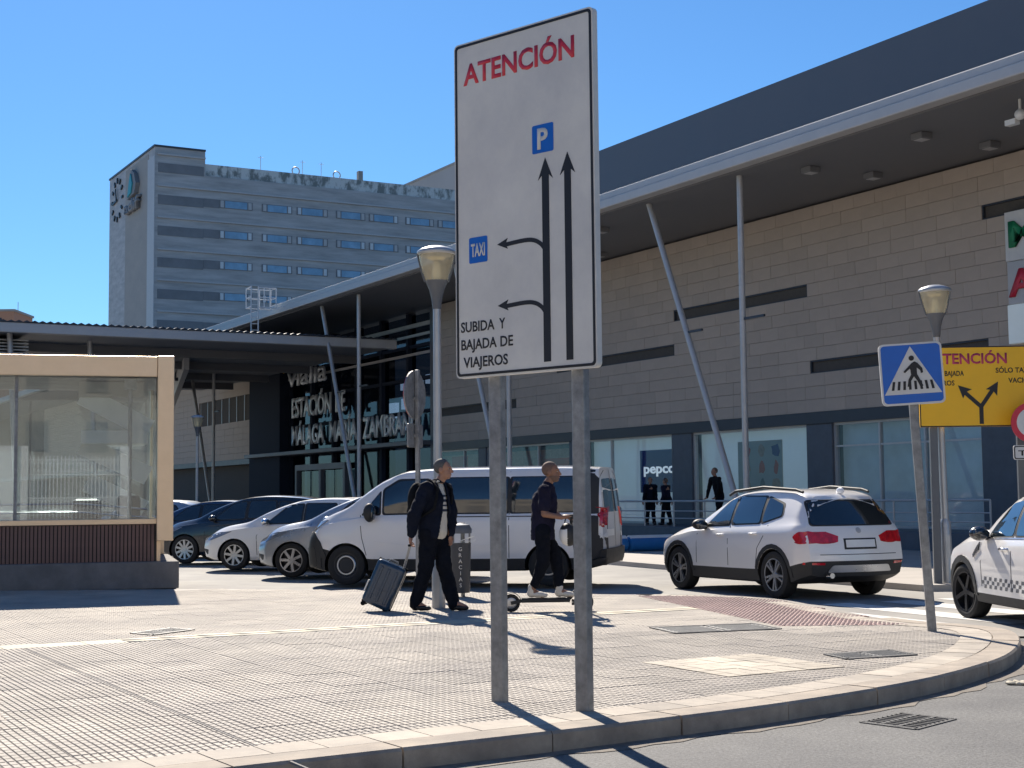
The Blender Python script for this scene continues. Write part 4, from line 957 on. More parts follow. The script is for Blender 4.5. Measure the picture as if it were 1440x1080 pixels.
# ================================================================== VEHICLES
def pchip(P):
    x = np.array([p[0] for p in P], float); y = np.array([p[1] for p in P], float); h = np.diff(x); d = np.diff(y) / h; m = np.zeros(len(x))
    for i in range(1, len(x) - 1):
        if d[i - 1] * d[i] > 0: w1 = 2 * h[i] + h[i - 1]; w2 = h[i] + 2 * h[i - 1]; m[i] = (w1 + w2) / (w1 / d[i - 1] + w2 / d[i])
    m[0] = d[0]; m[-1] = d[-1]
    def f(t):
        t = min(max(t, x[0]), x[-1]); i = min(int(np.searchsorted(x, t, 'right')) - 1, len(h) - 1); s = (t - x[i]) / h[i]
        return float((1 + 2 * s) * (1 - s) ** 2 * y[i] + s * (1 - s) ** 2 * h[i] * m[i] + s * s * (3 - 2 * s) * y[i + 1] + s * s * (s - 1) * h[i] * m[i + 1])
    return f
class Car:
    """body lofted from side-view curves; d = distance behind the nose; local x forward, origin under the middle of the wheelbase"""
    def __init__(s, name, label, cat, sp, loc, rz, group=None):
        s.sp = sp; s.root = thing(name, label, cat, loc, rz, group); s.L = sp['L']; s.x0 = sp['fo'] + sp['wb'] / 2
        s.c = {k: pchip(v) for k, v in sp['c'].items()}; s.body()
    def X(s, d): return s.x0 - d
    def section(s, d):
        c = s.c; zb, zc, zw, zt, hw, wt = (c[k](d) for k in ('zb', 'zc', 'zw', 'zt', 'hw', 'wt')); g = zt - zw
        zm = zc + (zw - zc) * .55
        P = [(0, zb), (.82 * hw, zb), (.95 * hw, zb + .03), (.985 * hw, zc - .02), (.992 * hw, zc), (hw, zm), (.992 * hw, zw - .12 * (zw - zc) - .03), (.965 * hw, zw - .015), (.935 * hw, zw + .02 * g)]
        a = P[-1]
        for q, bulge in ((.3, .018), (.55, .022), (.78, .012)): P.append((a[0] + (wt - a[0]) * q + bulge * hw * min(1, g / .4), a[1] + (zw + g * .86 - a[1]) * q))
        P += [(wt, zw + g * .86), (wt * .93, zw + g * .945), (wt * .75, zw + g * .985), (wt * .4, zt - .002), (0, zt)]
        return P
    def warp(s, d, y, z, hw):
        sp = s.sp; e = d / sp.get('fl', .7)
        x = s.X(d)
        if e < 1: k = (1 - e) ** 2; x -= k * (s.ff(z) + sp.get('fcurve', .22) * (y / sp['W'] * 2) ** 2)
        e = (s.L - d) / sp.get('rl', .7)
        if e < 1: k = (1 - e) ** 1.5; x += k * (s.rf(z) + sp.get('rcurve', .12) * (y / sp['W'] * 2) ** 2)
        return x
    def body(s):
        sp = s.sp; s.ff = pchip(sp['front']); s.rf = pchip(sp['rear'])
        n = sp.get('n', 56); ds = [s.L * (.5 - .5 * math.cos(PI * i / n)) for i in range(n + 1)]
        rings = []
        for d in ds:
            P = s.section(d); 
            # round the plan corners
            cf = 1.
            r1, r2 = sp.get('rad', .28), sp.get('rrad', .16)
            if d < r1: cf = 1 - sp.get('tuck', .16) * (1 - d / r1) ** 2.2
            if s.L - d < r2: cf = 1 - sp.get('rtuck', .07) * (1 - (s.L - d) / r2) ** 2
            rings.append([(s.warp(d, y * cf, z, 1), y * cf, z) for y, z in P])
        K = len(rings[0]); mb = MB(); NC = 10
        V = []; idx = {}
        def vid(p):
            V.append(p); return len(V) - 1
        kc = 4   # rows below this index are cladding
        rid = []
        for R in rings:
            a = [vid(p) for p in R]; b = [a[0]] + [vid((p[0], -p[1], p[2])) for p in R[1:-1]] + [a[-1]]
            rid.append((a, b))
        F = []; Mi = []
        clad = sp.get('clad', 0)
        for i in range(len(rings) - 1):
            for side in (0, 1):
                A, B = rid[i][side], rid[i + 1][side]
                for k in range(K - 1): F.append((A[k], A[k + 1], B[k + 1], B[k]) if side == 0 else (A[k + 1], A[k], B[k], B[k + 1])); Mi.append(1 if (k < kc and (clad or k < 2)) else 0)
        for end in (0, -1):
            d = ds[end]; A, B = rid[end]; rows = []
            for k in range(K):
                ya, yb = V[A[k]][1], V[B[k]][1]; z = V[A[k]][2]
                if A[k] == B[k]: rows.append([A[k]] * (NC + 1)); continue
                r = [A[k]]
                for j in range(1, NC):
                    y = ya + (yb - ya) * j / NC; r.append(vid((s.warp(d, y, z, 1), y, z)))
                r.append(B[k]); rows.append(r)
            for k in range(K - 1):
                for j in range(NC):
                    f = [rows[k][j], rows[k][j + 1], rows[k + 1][j + 1], rows[k + 1][j]]; g = []
                    for q in f:
                        if q not in g: g.append(q)
                    if len(g) > 2: F.append(tuple(g)); Mi.append(1 if (k < kc and (clad or k < 2)) else 0)
        mb.v = V; mb.f = F; mb.m = Mi
        me = mb.mesh('body', [sp['paint'], 'plastic', 'black'])
        o = link('body', me, s.root)
        # wheel arches cut out
        cut = MB(); W2 = sp['W'] / 2
        for d in (sp['fo'], sp['fo'] + sp['wb']):
            for sg in (1, -1):
                M = Matrix.Translation((s.X(d), sg * (W2 + .25), sp['wr'] - .02)) @ Matrix.Rotation(PI / 2, 4, 'X')
                c_ = MB().lathe([(.0001, -.56), (sp['wr'] + sp.get('arch', .055), -.56), (sp['wr'] + sp.get('arch', .055), .56), (.0001, .56)], 40, 0, M); cut.add(c_.v, c_.f)
        cm = cut.mesh('cut', 'black'); co = link('cut', cm)
        co.parent = s.root
        bo = o.modifiers.new('b', 'BOOLEAN'); bo.object = co; bo.operation = 'DIFFERENCE'; bo.solver = 'EXACT'
        me2 = evalmesh(o); o.modifiers.clear(); old = o.data; o.data = me2; bpy.data.objects.remove(co)
        mi = [0] * len(me2.polygons); me2.polygons.foreach_get('material_index', mi); me2.materials.clear()
        for m_ in (sp['paint'], 'plastic', 'black'): me2.materials.append(MATS[m_])
        R2 = sp['wr'] + sp.get('arch', .055)
        for p in me2.polygons:
            for d in (sp['fo'], sp['fo'] + sp['wb']):
                dx, dz = p.center.x - s.X(d), p.center.z - (sp['wr'] - .02)
                if dx * dx + dz * dz < (R2 + .002) ** 2 and abs(p.center.y) < W2 - .01 + .2 and abs(p.normal.y) < .6: mi[p.index] = 2
                if dx * dx + dz * dz < (R2 - .01) ** 2: mi[p.index] = 2
        me2.polygons.foreach_set('material_index', mi)
        shade(me2, 33); s.o = o
        s.bvh = BVHTree.FromPolygons([tuple(v.co) for v in me2.vertices], [tuple(p.vertices) for p in me2.polygons])
    def patch(s, name, poly, ax, m, off=.006, parent=None, grid=.07, skirt=.02, rnd=0.):
        """thin shaped panel laid on the body: poly in (d, z) for sides, (y, z) for ends, (d, y) for the top"""
        P = [Vector(p) for p in poly]
        if rnd:
            Q = []
            for i in range(len(P)):
                a, b, c = P[i - 1], P[i], P[(i + 1) % len(P)]; r = min(rnd, (a - b).length * .45, (c - b).length * .45); p0 = b + (a - b).normalized() * r; p2 = b + (c - b).normalized() * r
                for t in (0, .33, .67, 1): Q.append(p0 * (1 - t) ** 2 + b * 2 * t * (1 - t) + p2 * t * t)
            P = Q
        E = []; D = []
        for i in range(len(P)):
            a, b = P[i], P[(i + 1) % len(P)]; n = max(1, int((b - a).length / grid))
            for k in range(n): D.append(a.lerp(b, k / n))
        nb = len(D); edges = [(i, (i + 1) % nb) for i in range(nb)]
        xs = [p.x for p in D]; ys = [p.y for p in D]; pl = [tuple(p) for p in D]
        gx = min(xs) + grid / 2
        while gx < max(xs):
            gy = min(ys) + grid / 2
            while gy < max(ys):
                if inpoly((gx, gy), pl) and min((Vector((gx, gy)) - q).length for q in D) > grid * .4: D.append(Vector((gx, gy)))
                gy += grid
            gx += grid
        r = delaunay_2d_cdt(D, edges, [list(range(nb))], 1, 1e-6); vs, fs = r[0], r[2]
        out = []; nrm = []
        for p in vs:
            if ax in 'LR': sg = 1 if ax == 'L' else -1; o_, d_ = Vector((s.X(p.x), sg * 4, p.y)), Vector((0, -sg, 0))
            elif ax == 'B': o_, d_ = Vector((-9, p.x, p.y)), Vector((1, 0, 0))
            elif ax == 'F': o_, d_ = Vector((9, p.x, p.y)), Vector((-1, 0, 0))
            else: o_, d_ = Vector((s.X(p.x), p.y, 5)), Vector((0, 0, -1))
            h = s.bvh.ray_cast(o_, d_)
            if h[0] is None: out.append(None); nrm.append(None)
            else:
                n_ = h[1] if h[1].dot(d_) < 0 else -h[1]; n_ = (n_ - d_ * .6).normalized(); out.append(h[0] + n_ * off); nrm.append(n_)
        mb = MB(); mp = {}
        for i, p in enumerate(out):
            if p is not None: mp[i] = len(mb.v); mb.v.append(tuple(p))
        ec = {}
        for f in fs:
            if all(i in mp for i in f):
                mb.f.append(tuple(mp[i] for i in f)); mb.m.append(0)
                for a, b in zip(f, list(f[1:]) + [f[0]]): k = (min(a, b), max(a, b)); ec[k] = ec.get(k, 0) + 1
        for (a, b), c_ in ec.items():
            if c_ == 1:
                b0 = len(mb.v); mb.v += [tuple(out[a] - nrm[a] * (off + skirt)), tuple(out[b] - nrm[b] * (off + skirt))]; mb.f.append((mp[a], mp[b], b0 + 1, b0)); mb.m.append(0)
        if not mb.f: return None
        return mb.build(name, m, parent or s.o, smooth=40)
    def both(s, name, poly, m, **k):
        return [s.patch(name, poly, a, m, **k) for a in 'LR']
    def seam(s, pts, ax='L', w=.012, m='seam', name='door_seam'):
        c = [Vector(p) for p in pts]; L, R2 = [], []
        for i, p in enumerate(c):
            d = (c[min(i + 1, len(c) - 1)] - c[max(i - 1, 0)]).normalized(); nn = Vector((-d.y, d.x)); L.append(p + nn * w / 2); R2.append(p - nn * w / 2)
        return s.patch(name, [tuple(p) for p in L] + [tuple(p) for p in R2[::-1]], ax, m, off=.0025, grid=.15, skirt=.004)
    def handle(s, d, z, m, ax='L', l=.2):
        sg = 1 if ax == 'L' else -1; h = s.bvh.ray_cast(Vector((s.X(d), sg * 4, z)), Vector((0, -sg, 0)))[0]
        MB().tube([(h.x - l / 2, h.y - sg * .01, z), (h.x - l / 2 + .03, h.y + sg * .03, z), (h.x + l / 2 - .03, h.y + sg * .03, z), (h.x + l / 2, h.y - sg * .01, z)], .016, 8).build('door_handle', m, s.o, smooth=50)
    def mirror(s, d, z, m, sz=(.10, .13, .085)):
        for sg in (1, -1):
            h = s.bvh.ray_cast(Vector((s.X(d), sg * 4, z)), Vector((0, -sg, 0)))[0]; y = h.y
            t = MB().ell((h.x, y + sg * .12, z + .05), sz, 16, 10).tube([(h.x, y - sg * .03, z - .02), (h.x, y + sg * .10, z + .02)], [.03, .03], 8).build('wing_mirror', m, s.root, smooth=50)
            MB().ell((h.x - sz[0] * .72, y + sg * .125, z + .05), (.035, sz[1] * .82, sz[2] * .8), 14, 8).build('mirror_glass', 'car_glass', t, smooth=50)
    def wheels(s, rim='alloy', spokes=5, style='spoke', turn=0.):
        sp = s.sp; r, w = sp['wr'], sp.get('ww', .22); W2 = sp['W'] / 2 - w / 2 - .015
        for d in (sp['fo'], sp['fo'] + sp['wb']):
            for sg in (1, -1):
                M = Matrix.Translation((s.X(d), sg * W2, r)) @ Matrix.Rotation(turn if d == sp['fo'] else 0, 4, 'Z') @ Matrix.Rotation(-sg * PI / 2, 4, 'X') @ Matrix.Rotation(random.random() * 2, 4, 'Z')
                rr = r * sp.get('rimf', .70)
                t = MB().lathe([(rr - .01, w * .42), (rr + .02, w * .49), (r * .9, w * .5), (r * .975, w * .44), (r, w * .30), (r, -w * .30), (r * .975, -w * .44), (r * .9, -w * .5), (rr, -w * .46), (rr - .02, -w * .3), (rr - .02, w * .3)], 40, 0, M, close=True).build('wheel', 'rubber', s.root, smooth=40)
                b = MB().lathe([(rr - .002, w * .44), (rr - .02, w * .43), (rr - .03, w * .2), (rr - .035, -w * .1), (.0001, -w * .1)], 36, 0, M)
                rim_o = b.build('rim', 'alloy_dark' if style != 'steel' else 'plastic', t, smooth=40)
                if style == 'steel':
                    MB().lathe([(rr * .94, w * .40), (rr * .8, w * .34), (rr * .74, w * .2), (rr * .62, w * .22), (rr * .56, w * .42), (.0001, w * .42)], 32, 0, M).build('hub_cap', 'plastic', t, smooth=40)
                    MB().lathe([(rr * .78, w * .38), (rr * .72, w * .44), (rr * .64, w * .44), (rr * .60, w * .38)], 32, 0, M, close=True).build('trim_ring', 'alloy', t, smooth=40)
                else:
                    sm = MB()
                    for k in range(spokes):
                        a = 2 * PI * k / spokes
                        for da in ((-.13, .13) if style == 'twin' else (0,)):
                            p = Vector((rr * .16 * math.cos(a + da), rr * .16 * math.sin(a + da), w * .36)); q = Vector((rr * .96 * math.cos(a + da * 1.3), rr * .96 * math.sin(a + da * 1.3), w * .42))
                            v0 = len(sm.v); sm.bar(p, q, .05 if style != 'twin' else .032, .03, 0, (0, 0, 1)); sm.v = sm.v[:v0] + [tuple(M @ Vector(v)) for v in sm.v[v0:]]
                    sm.lathe([(.0001, w * .44), (rr * .18, w * .44), (rr * .24, w * .36), (rr * .24, w * .2)], 20, 0, M); sm.lathe([(rr * .985, w * .43), (rr * .985, w * .47), (rr * .92, w * .46), (rr * .92, w * .38)], 36, 0, M, close=True)
                    sm.build('spokes', rim, t, smooth=40)
    def lights_plate(s, y, z, w, h, ax, m='white_paint', name='licence_plate', off=.012):
        return s.patch(name, [(y - w / 2, z - h / 2), (y + w / 2, z - h / 2), (y + w / 2, z + h / 2), (y - w / 2, z + h / 2)], ax, m, off=off, grid=.2)

def windows(c, polys, trim=.022, tm='plastic', gm='car_glass', sides='LR'):
    for poly in polys:
        cen = sum((Vector(p) for p in poly), Vector((0, 0))) / len(poly)
        big = [tuple(cen + (Vector(p) - cen) * (1 + trim * 2 / max((Vector(p) - cen).length, .05))) for p in poly]
        for a in sides:
            f = c.patch('window_trim', big, a, tm, off=.003, rnd=.05)
            c.patch('window', poly, a, gm, off=.007, parent=None, rnd=.05)
def common(c, hoodd, m='plastic'):
    pass

# ---- white crossover seen from behind left
bm_c = dict(zb=[(0, .30), (.5, .20), (3.9, .22), (4.44, .34)], zc=[(0, .42), (.8, .40), (3.6, .42), (4.1, .50), (4.44, .56)], zw=[(0, .70), (.3, .80), (.9, .90), (1.35, .965), (2.2, .99), (3.4, 1.04), (4.0, 1.06), (4.44, 1.07)],
            zt=[(0, .74), (.25, .86), (.8, .98), (1.30, 1.07), (1.65, 1.27), (2.05, 1.47), (2.45, 1.565), (3.0, 1.59), (3.6, 1.565), (4.1, 1.51), (4.44, 1.44)], hw=[(0, .88), (.5, .90), (2, .91), (4, .91), (4.44, .89)],
            wt=[(0, .66), (.9, .74), (1.35, .76), (1.7, .70), (2.1, .645), (3, .63), (4.0, .60), (4.44, .575)])
BM = dict(L=4.44, W=1.82, fo=.84, wb=2.67, wr=.345, arch=.05, paint='car_white', c=bm_c, clad=1, fl=.8, fcurve=.26, rcurve=.16, front=[(.2, .10), (.45, .0), (.7, .02), (.9, .14), (1.1, .2)], rear=[(.2, .10), (.45, .02), (.62, .0), (.85, .05), (1.0, .10), (1.08, .16), (1.3, .30), (1.44, .36), (1.6, .38)], rtuck=.09, rrad=.3, rl=.9)
bx1 = Vector((3.852, 21.55)); tb = .4243; fw = Vector((-math.sin(tb), math.cos(tb))); rt = Vector((math.cos(tb), math.sin(tb)))
cc = bx1 + fw * 1.335 + rt * .80
c = Car('crossover_car', 'white crossover with roof rails and black cladding seen from behind, driving away', 'car', BM, (cc.x, cc.y, pz), tb + PI / 2)
windows(c, [[(1.62, 1.03), (2.28, 1.06), (2.28, 1.46), (2.08, 1.42)], [(2.36, 1.065), (3.10, 1.09), (3.06, 1.47), (2.36, 1.475)], [(3.17, 1.095), (3.62, 1.20), (3.55, 1.36), (3.14, 1.465)]])
c.patch('windscreen', [(1.42, -.62), (2.0, -.54), (2.0, .54), (1.42, .62)], 'T', 'car_glass')
c.patch('rear_window_trim', [(-.74, 1.05), (.74, 1.05), (.62, 1.425), (-.62, 1.425)], 'B', 'plastic', off=.004, rnd=.06); c.patch('rear_window', [(-.72, 1.065), (.72, 1.065), (.60, 1.40), (-.60, 1.40)], 'B', 'car_glass', off=.009, rnd=.08)
c.patch('spoiler', [(3.98, -.50), (4.08, -.50), (4.08, .50), (3.98, .50)], 'T', 'car_white', off=.012, skirt=.03)
for sg in (1, -1):
    t1 = c.patch('tail_light', [(sg * .46, .83), (sg * .90, .80), (sg * .91, .93), (sg * .80, .985), (sg * .62, .95)], 'B', 'tail_red', off=.010, rnd=.03)
    c.patch('tail_light', [(4.02, .90), (4.10, .82), (4.36, .80), (4.40, .97), (4.12, .975)], 'L' if sg > 0 else 'R', 'tail_red', off=.010, rnd=.03)
    c.patch('reflector', [(sg * .60, .505), (sg * .86, .515), (sg * .86, .545), (sg * .60, .54)], 'B', 'tail_red', off=.008)
    c.patch('headlight', [(sg * .45, .68), (sg * .86, .74), (sg * .84, .84), (sg * .5, .78)], 'F', 'headlamp', off=.01, rnd=.03)
    MB().tube([(c.X(2.0), sg * .63, 1.50), (c.X(2.15), sg * .625, 1.56), (c.X(2.9), sg * .61, 1.615), (c.X(3.7), sg * .585, 1.57), (c.X(3.85), sg * .58, 1.535)], .022, 8).build('roof_rail', 'plastic', c.root, smooth=50)
c.patch('licence_plate_trim', [(-.28, .72), (.28, .72), (.28, .875), (-.28, .875)], 'B', 'plastic', off=.006)
c.lights_plate(0, .80, .50, .105, 'B', 'white_paint', off=.014)
c.patch('bumper_plate', [(-.55, .40), (.55, .40), (.48, .50), (-.48, .50)], 'B', 'alloy', off=.012, rnd=.03)
c.patch('tailgate_seam', [(-.66, .645), (.66, .645), (.66, .655), (-.66, .655)], 'B', 'seam', off=.003, skirt=.003)
c.patch('badge', [(.04 * math.cos(k * PI / 6), .985 + .04 * math.sin(k * PI / 6)) for k in range(12)], 'B', 'pole_steel', off=.012)
MB().tube([(c.X(4.36), .55, .36), (c.X(4.46), .55, .36)], .04, 12).build('exhaust', 'chrome', c.root, smooth=40)
for ax in 'LR':
    c.seam([(1.40, .45), (1.42, .90), (1.55, 1.0)], ax); c.seam([(2.32, .44), (2.32, 1.04)], ax); c.seam([(3.06, .44), (3.12, .72), (3.28, .9), (3.34, 1.06)], ax); c.handle(2.12, .90, 'car_white', ax); c.handle(3.02, .93, 'car_white', ax)
    c.patch('arch_trim', [(.84 + r * math.cos(t), .325 + r * math.sin(t)) for r, rg in ((.40, range(0, 13)), (.465, range(12, -1, -1))) for t in [PI * k / 12 for k in rg]], ax, 'plastic', off=.008, grid=.1)
    c.patch('arch_trim', [(3.51 + r * math.cos(t), .325 + r * math.sin(t)) for r, rg in ((.40, range(0, 13)), (.465, range(12, -1, -1))) for t in [PI * k / 12 for k in rg]], ax, 'plastic', off=.008, grid=.1)
MB().ell((c.X(3.95), 0, 1.55), (.10, .02, .05), 10, 8).build('antenna_fin', 'car_white', c.root, smooth=60)
c.patch('kidney_grille', [(-.32, .55), (.32, .55), (.34, .74), (-.34, .74)], 'F', 'plastic', off=.012, rnd=.04)
c.mirror(1.62, 1.0, 'plastic'); c.wheels('alloy', 5, 'twin')

# ---- white passenger van
vc = dict(zb=[(0, .30), (.6, .22), (5.0, .26), (5.4, .36)], zc=[(0, .62), (.4, .62), (.95, .50), (1.4, .44), (5.0, .46), (5.4, .48)], zw=[(0, .86), (.35, .98), (.9, 1.10), (1.4, 1.16), (2.2, 1.18), (5.4, 1.18)],
          zt=[(0, .92), (.25, 1.06), (.6, 1.20), (.9, 1.32), (1.25, 1.58), (1.6, 1.80), (2.0, 1.93), (2.6, 1.965), (4.5, 1.97), (5.4, 1.945)], hw=[(0, .93), (.5, .965), (1.2, .978), (5.0, .978), (5.4, .95)], wt=[(0, .70), (.7, .78), (1.1, .80), (1.5, .80), (2.0, .80), (5.4, .79)])
VN = dict(clad=1, L=5.4, W=1.956, fo=.933, wb=3.498, wr=.335, arch=.06, paint='car_white', c=vc, fl=.7, fcurve=.34, rcurve=.05, rl=.5, front=[(.2, .06), (.5, .0), (.75, .02), (.95, .10), (1.1, .16)], rear=[(.3, .03), (.5, .0), (1.1, .02), (1.6, .07), (1.97, .13)], rad=.5, tuck=.10, rtuck=.03, rrad=.1, rimf=.66)
vr = Vector((.58, 24.3)); tv = 1.332; fw = Vector((-math.sin(tv), math.cos(tv))); rt = Vector((math.cos(tv), math.sin(tv)))
cc = vr + fw * 1.749 + rt * .86
c = Car('passenger_van', 'white passenger van with dark side windows parked behind the walking man', 'van', VN, (cc.x, cc.y, -.05), tv + PI / 2)
windows(c, [[(1.22, 1.19), (1.52, 1.20), (1.52, 1.56)], [(1.60, 1.20), (2.36, 1.21), (2.36, 1.76), (1.86, 1.74), (1.60, 1.60)], [(2.52, 1.20), (3.74, 1.20), (3.74, 1.78), (2.52, 1.78)], [(3.82, 1.20), (5.08, 1.22), (5.04, 1.78), (3.82, 1.78)]], tm='black')
c.patch('windscreen', [(.98, -.70), (1.75, -.66), (1.75, .66), (.98, .70)], 'T', 'car_glass', rnd=.08)
c.patch('front_bumper', [(-.9, .30), (.9, .30), (.92, .66), (.5, .60), (-.5, .60), (-.92, .66)], 'F', 'plastic', off=.02, rnd=.05)
c.patch('grille', [(-.5, .64), (.5, .64), (.55, .80), (-.55, .80)], 'F', 'plastic', off=.012, rnd=.04)
for ax, sg in (('L', 1), ('R', -1)):
    c.patch('front_bumper', [(.02, .28), (.60, .28), (.57, .48), (.48, .72), (.34, .90), (.06, .80)], ax, 'plastic', off=.015, rnd=.03)
    c.patch('headlight', [(.14, .86), (.34, .93), (.46, 1.0), (.60, 1.10), (.44, 1.07), (.22, .97)], ax, 'headlamp', off=.02, rnd=.03)
    c.patch('side_moulding', [(4.90, .40), (5.34, .40), (5.34, .60), (4.90, .60)], ax, 'plastic', off=.012, rnd=.03)
    c.patch('rear_pillar', [(5.10, .52), (5.38, .52), (5.34, 1.92), (5.12, 1.92)], ax, 'plastic', off=.006, rnd=.02)
    c.seam([(1.30, .50), (1.22, .80), (1.18, 1.18)], ax); c.seam([(2.44, .46), (2.44, 1.88)], ax); c.seam([(3.78, .46), (3.78, 1.88)], ax); c.seam([(2.44, 1.14), (5.15, 1.14)], ax, w=.018)
    c.handle(2.30, 1.05, 'plastic', ax); c.handle(2.62, 1.05, 'plastic', ax)
    c.patch('body_crease', [(1.45, .72), (2.0, .66), (3.7, .66), (3.7, .675), (2.0, .675), (1.45, .735)], ax, 'car_white', off=.010, skirt=.02)
    c.patch('rear_window', [(sg * .05, 1.20), (sg * .74, 1.20), (sg * .70, 1.74), (sg * .05, 1.76)], 'B', 'car_glass', off=.008, rnd=.06)
    t_ = c.patch('tail_light', [(sg * .85, .95), (sg * .935, .95), (sg * .92, 1.28), (sg * .86, 1.28)], 'B', 'tail_red', off=.015, rnd=.03)
    c.patch('tail_light', [(5.29, .98), (5.36, .98), (5.355, 1.28), (5.30, 1.28)], ax, 'tail_red', off=.03, grid=.03)
    c.patch('hinge', [(5.30, 1.52), (5.37, 1.52), (5.37, 1.60), (5.30, 1.60)], ax, 'white_paint', off=.02); c.patch('hinge', [(5.30, .78), (5.37, .78), (5.37, .86), (5.30, .86)], ax, 'white_paint', off=.02)
c.patch('rear_bumper', [(-.95, .36), (.95, .36), (.95, .60), (-.95, .60)], 'B', 'plastic', off=.04, rnd=.04)
c.patch('door_seam', [(-.006, .62), (.006, .62), (.006, 1.9), (-.006, 1.9)], 'B', 'seam', off=.003, skirt=.003)
c.lights_plate(.42, .86, .5, .11, 'B')
c.patch('roof_rib', [(2.4, .55), (5.1, .55), (5.1, .60), (2.4, .60)], 'T', 'car_white', off=.012); c.patch('roof_rib', [(2.4, -.60), (5.1, -.60), (5.1, -.55), (2.4, -.55)], 'T', 'car_white', off=.012)
c.mirror(1.38, 1.17, 'plastic', (.10, .12, .16)); c.wheels('alloy', 5, 'steel')

# ---- hatchback / small family cars in the row
def hatch_curves(L, H, wb, fo, wscale=1., hood=.95, low=0.):
    k = H / 1.49
    return dict(zb=[(0, .26), (.5, .18), (L - .5, .20), (L, .32)], zc=[(0, .30), (.8, .28), (L - .9, .28), (L, .38)], zw=[(0, .60 * k), (.35, .74 * k), (.95, .86 * k), (1.5, .92 * k), (L * .6, .95 * k), (L, .99 * k)],
                zt=[(0, .66 * k), (.25, .79 * k), (.7, .92 * k), (1.15, 1.0 * k), (1.55, 1.19 * k), (2.0, 1.37 * k), (2.45, 1.465 * k), (2.9, 1.49 * k), (3.5, 1.46 * k), (L - .35, 1.38 * k), (L, 1.30 * k)], hw=[(0, .84 * wscale), (.5, .88 * wscale), (2, .895 * wscale), (L - .4, .89 * wscale), (L, .85 * wscale)],
                wt=[(0, .62), (.9, .70), (1.35, .73), (1.7, .69), (2.1, .63), (3, .61), (L - .3, .58), (L, .55)])
def hatch(name, label, paint, L, H, wb, fo, loc, rz, rim='alloy', sp=6, style='spoke', W=1.79, wr=.315, mirror='same', group='cars parked in a row at left'):
    k = H / 1.49
    S = dict(L=L, W=W, fo=fo, wb=wb, wr=wr, arch=.05, paint=paint, c=hatch_curves(L, H, wb, fo, W / 1.79), fl=.8, fcurve=.28, rcurve=.14, rl=.8, front=[(.2, .08), (.42, .0), (.62, .03), (.8, .16), (1.0, .2)], rear=[(.2, .08), (.5, .0), (.8, .03), (.98 * k, .10), (1.3 * k, .34)], rtuck=.08, rrad=.3)
    c = Car(name, label, 'car', S, loc, rz, group)
    windows(c, [[(1.60, .955 * k), (2.36, .985 * k), (2.36, 1.355 * k), (2.05, 1.31 * k)], [(2.44, .99 * k), (3.12, 1.015 * k), (3.06, 1.36 * k), (2.44, 1.365 * k)], [(3.20, 1.02 * k), (3.68, 1.10 * k), (3.45, 1.31 * k), (3.16, 1.345 * k)]])
    c.patch('windscreen', [(1.32, -.62), (1.98, -.54), (1.98, .54), (1.32, .62)], 'T', 'car_glass', rnd=.08)
    c.patch('rear_window', [(-.55, 1.02 * k), (.55, 1.02 * k), (.48, 1.27 * k), (-.48, 1.27 * k)], 'B', 'car_glass', rnd=.06)
    c.patch('grille', [(-.5, .34), (.5, .34), (.45, .50), (-.45, .50)], 'F', 'plastic', off=.01, rnd=.04); c.lights_plate(0, .45, .5, .11, 'F')
    for ax, sg in (('L', 1), ('R', -1)):
        c.patch('headlight', [(.20, .62 * k), (.38, .62 * k), (.70, .74 * k), (.86, .81 * k), (.60, .79 * k), (.34, .73 * k)], ax, 'headlamp', off=.01, rnd=.03)
        c.patch('headlight', [(sg * .50, .60 * k), (sg * .80, .64 * k), (sg * .78, .73 * k), (sg * .55, .68 * k)], 'F', 'headlamp', off=.01, rnd=.03)
        c.patch('fog_lamp', [(.14, .34), (.30, .33), (.32, .43), (.18, .45)], ax, 'plastic', off=.006, rnd=.02)
        c.patch('tail_light', [(sg * .55, .80 * k), (sg * .84, .78 * k), (sg * .82, .96 * k), (sg * .6, .95 * k)], 'B', 'tail_red', off=.01, rnd=.03)
        c.seam([(1.42, .32), (1.40, .70 * k), (1.52, .93 * k)], ax); c.seam([(2.40, .30), (2.40, .98 * k)], ax); c.seam([(3.05, .32), (3.12, .6), (3.26, .8), (3.30, 1.0 * k)], ax); c.handle(2.2, .84 * k, paint, ax); c.handle(3.08, .86 * k, paint, ax)
        c.patch('side_rub', [(1.5, .36), (3.0, .36), (3.0, .39), (1.5, .39)], ax, paint, off=.012)
    c.mirror(1.62, .95 * k, paint if mirror == 'same' else mirror, (.085, .11, .075)); c.wheels(rim, sp, style); return c
hd = Vector((-.972, .200)).normalized(); hr = math.atan2(hd.y, hd.x); hp = Vector((hd.y, -hd.x))   # hp: towards the right-hand (far) side
def park(fw_near, fo, wb, W, z=-.06):
    """front wheel contact on the near (left-hand) side -> car origin"""
    left = Vector((-hd.y, hd.x)); p = Vector(fw_near) - left * (W / 2 - .12) - hd * (wb / 2); return (p.x, p.y, z)
hatch('hatchback_car', 'white hatchback with multi-spoke wheels, nose left, in the parked row', 'car_white', 4.33, 1.49, 2.61, .90, park((-5.83, 31.0), .9, 2.61, 1.79), hr, 'alloy', 8, 'spoke', mirror='chrome')
hatch('minivan_car', 'silver compact minivan with alloy wheels half hidden behind the white van', 'car_silver', 4.29, 1.60, 2.64, .88, park((-4.16, 27.85), .88, 2.64, 1.81), hr, 'alloy', 7, 'spoke', W=1.81, wr=.325)
hatch('estate_car', 'glossy black car parked next to the white hatchback', 'car_black', 4.45, 1.56, 2.65, .90, park((-7.6, 34.3), .9, 2.65, 1.80), hr, 'alloy', 10, 'spoke', W=1.80, wr=.33)
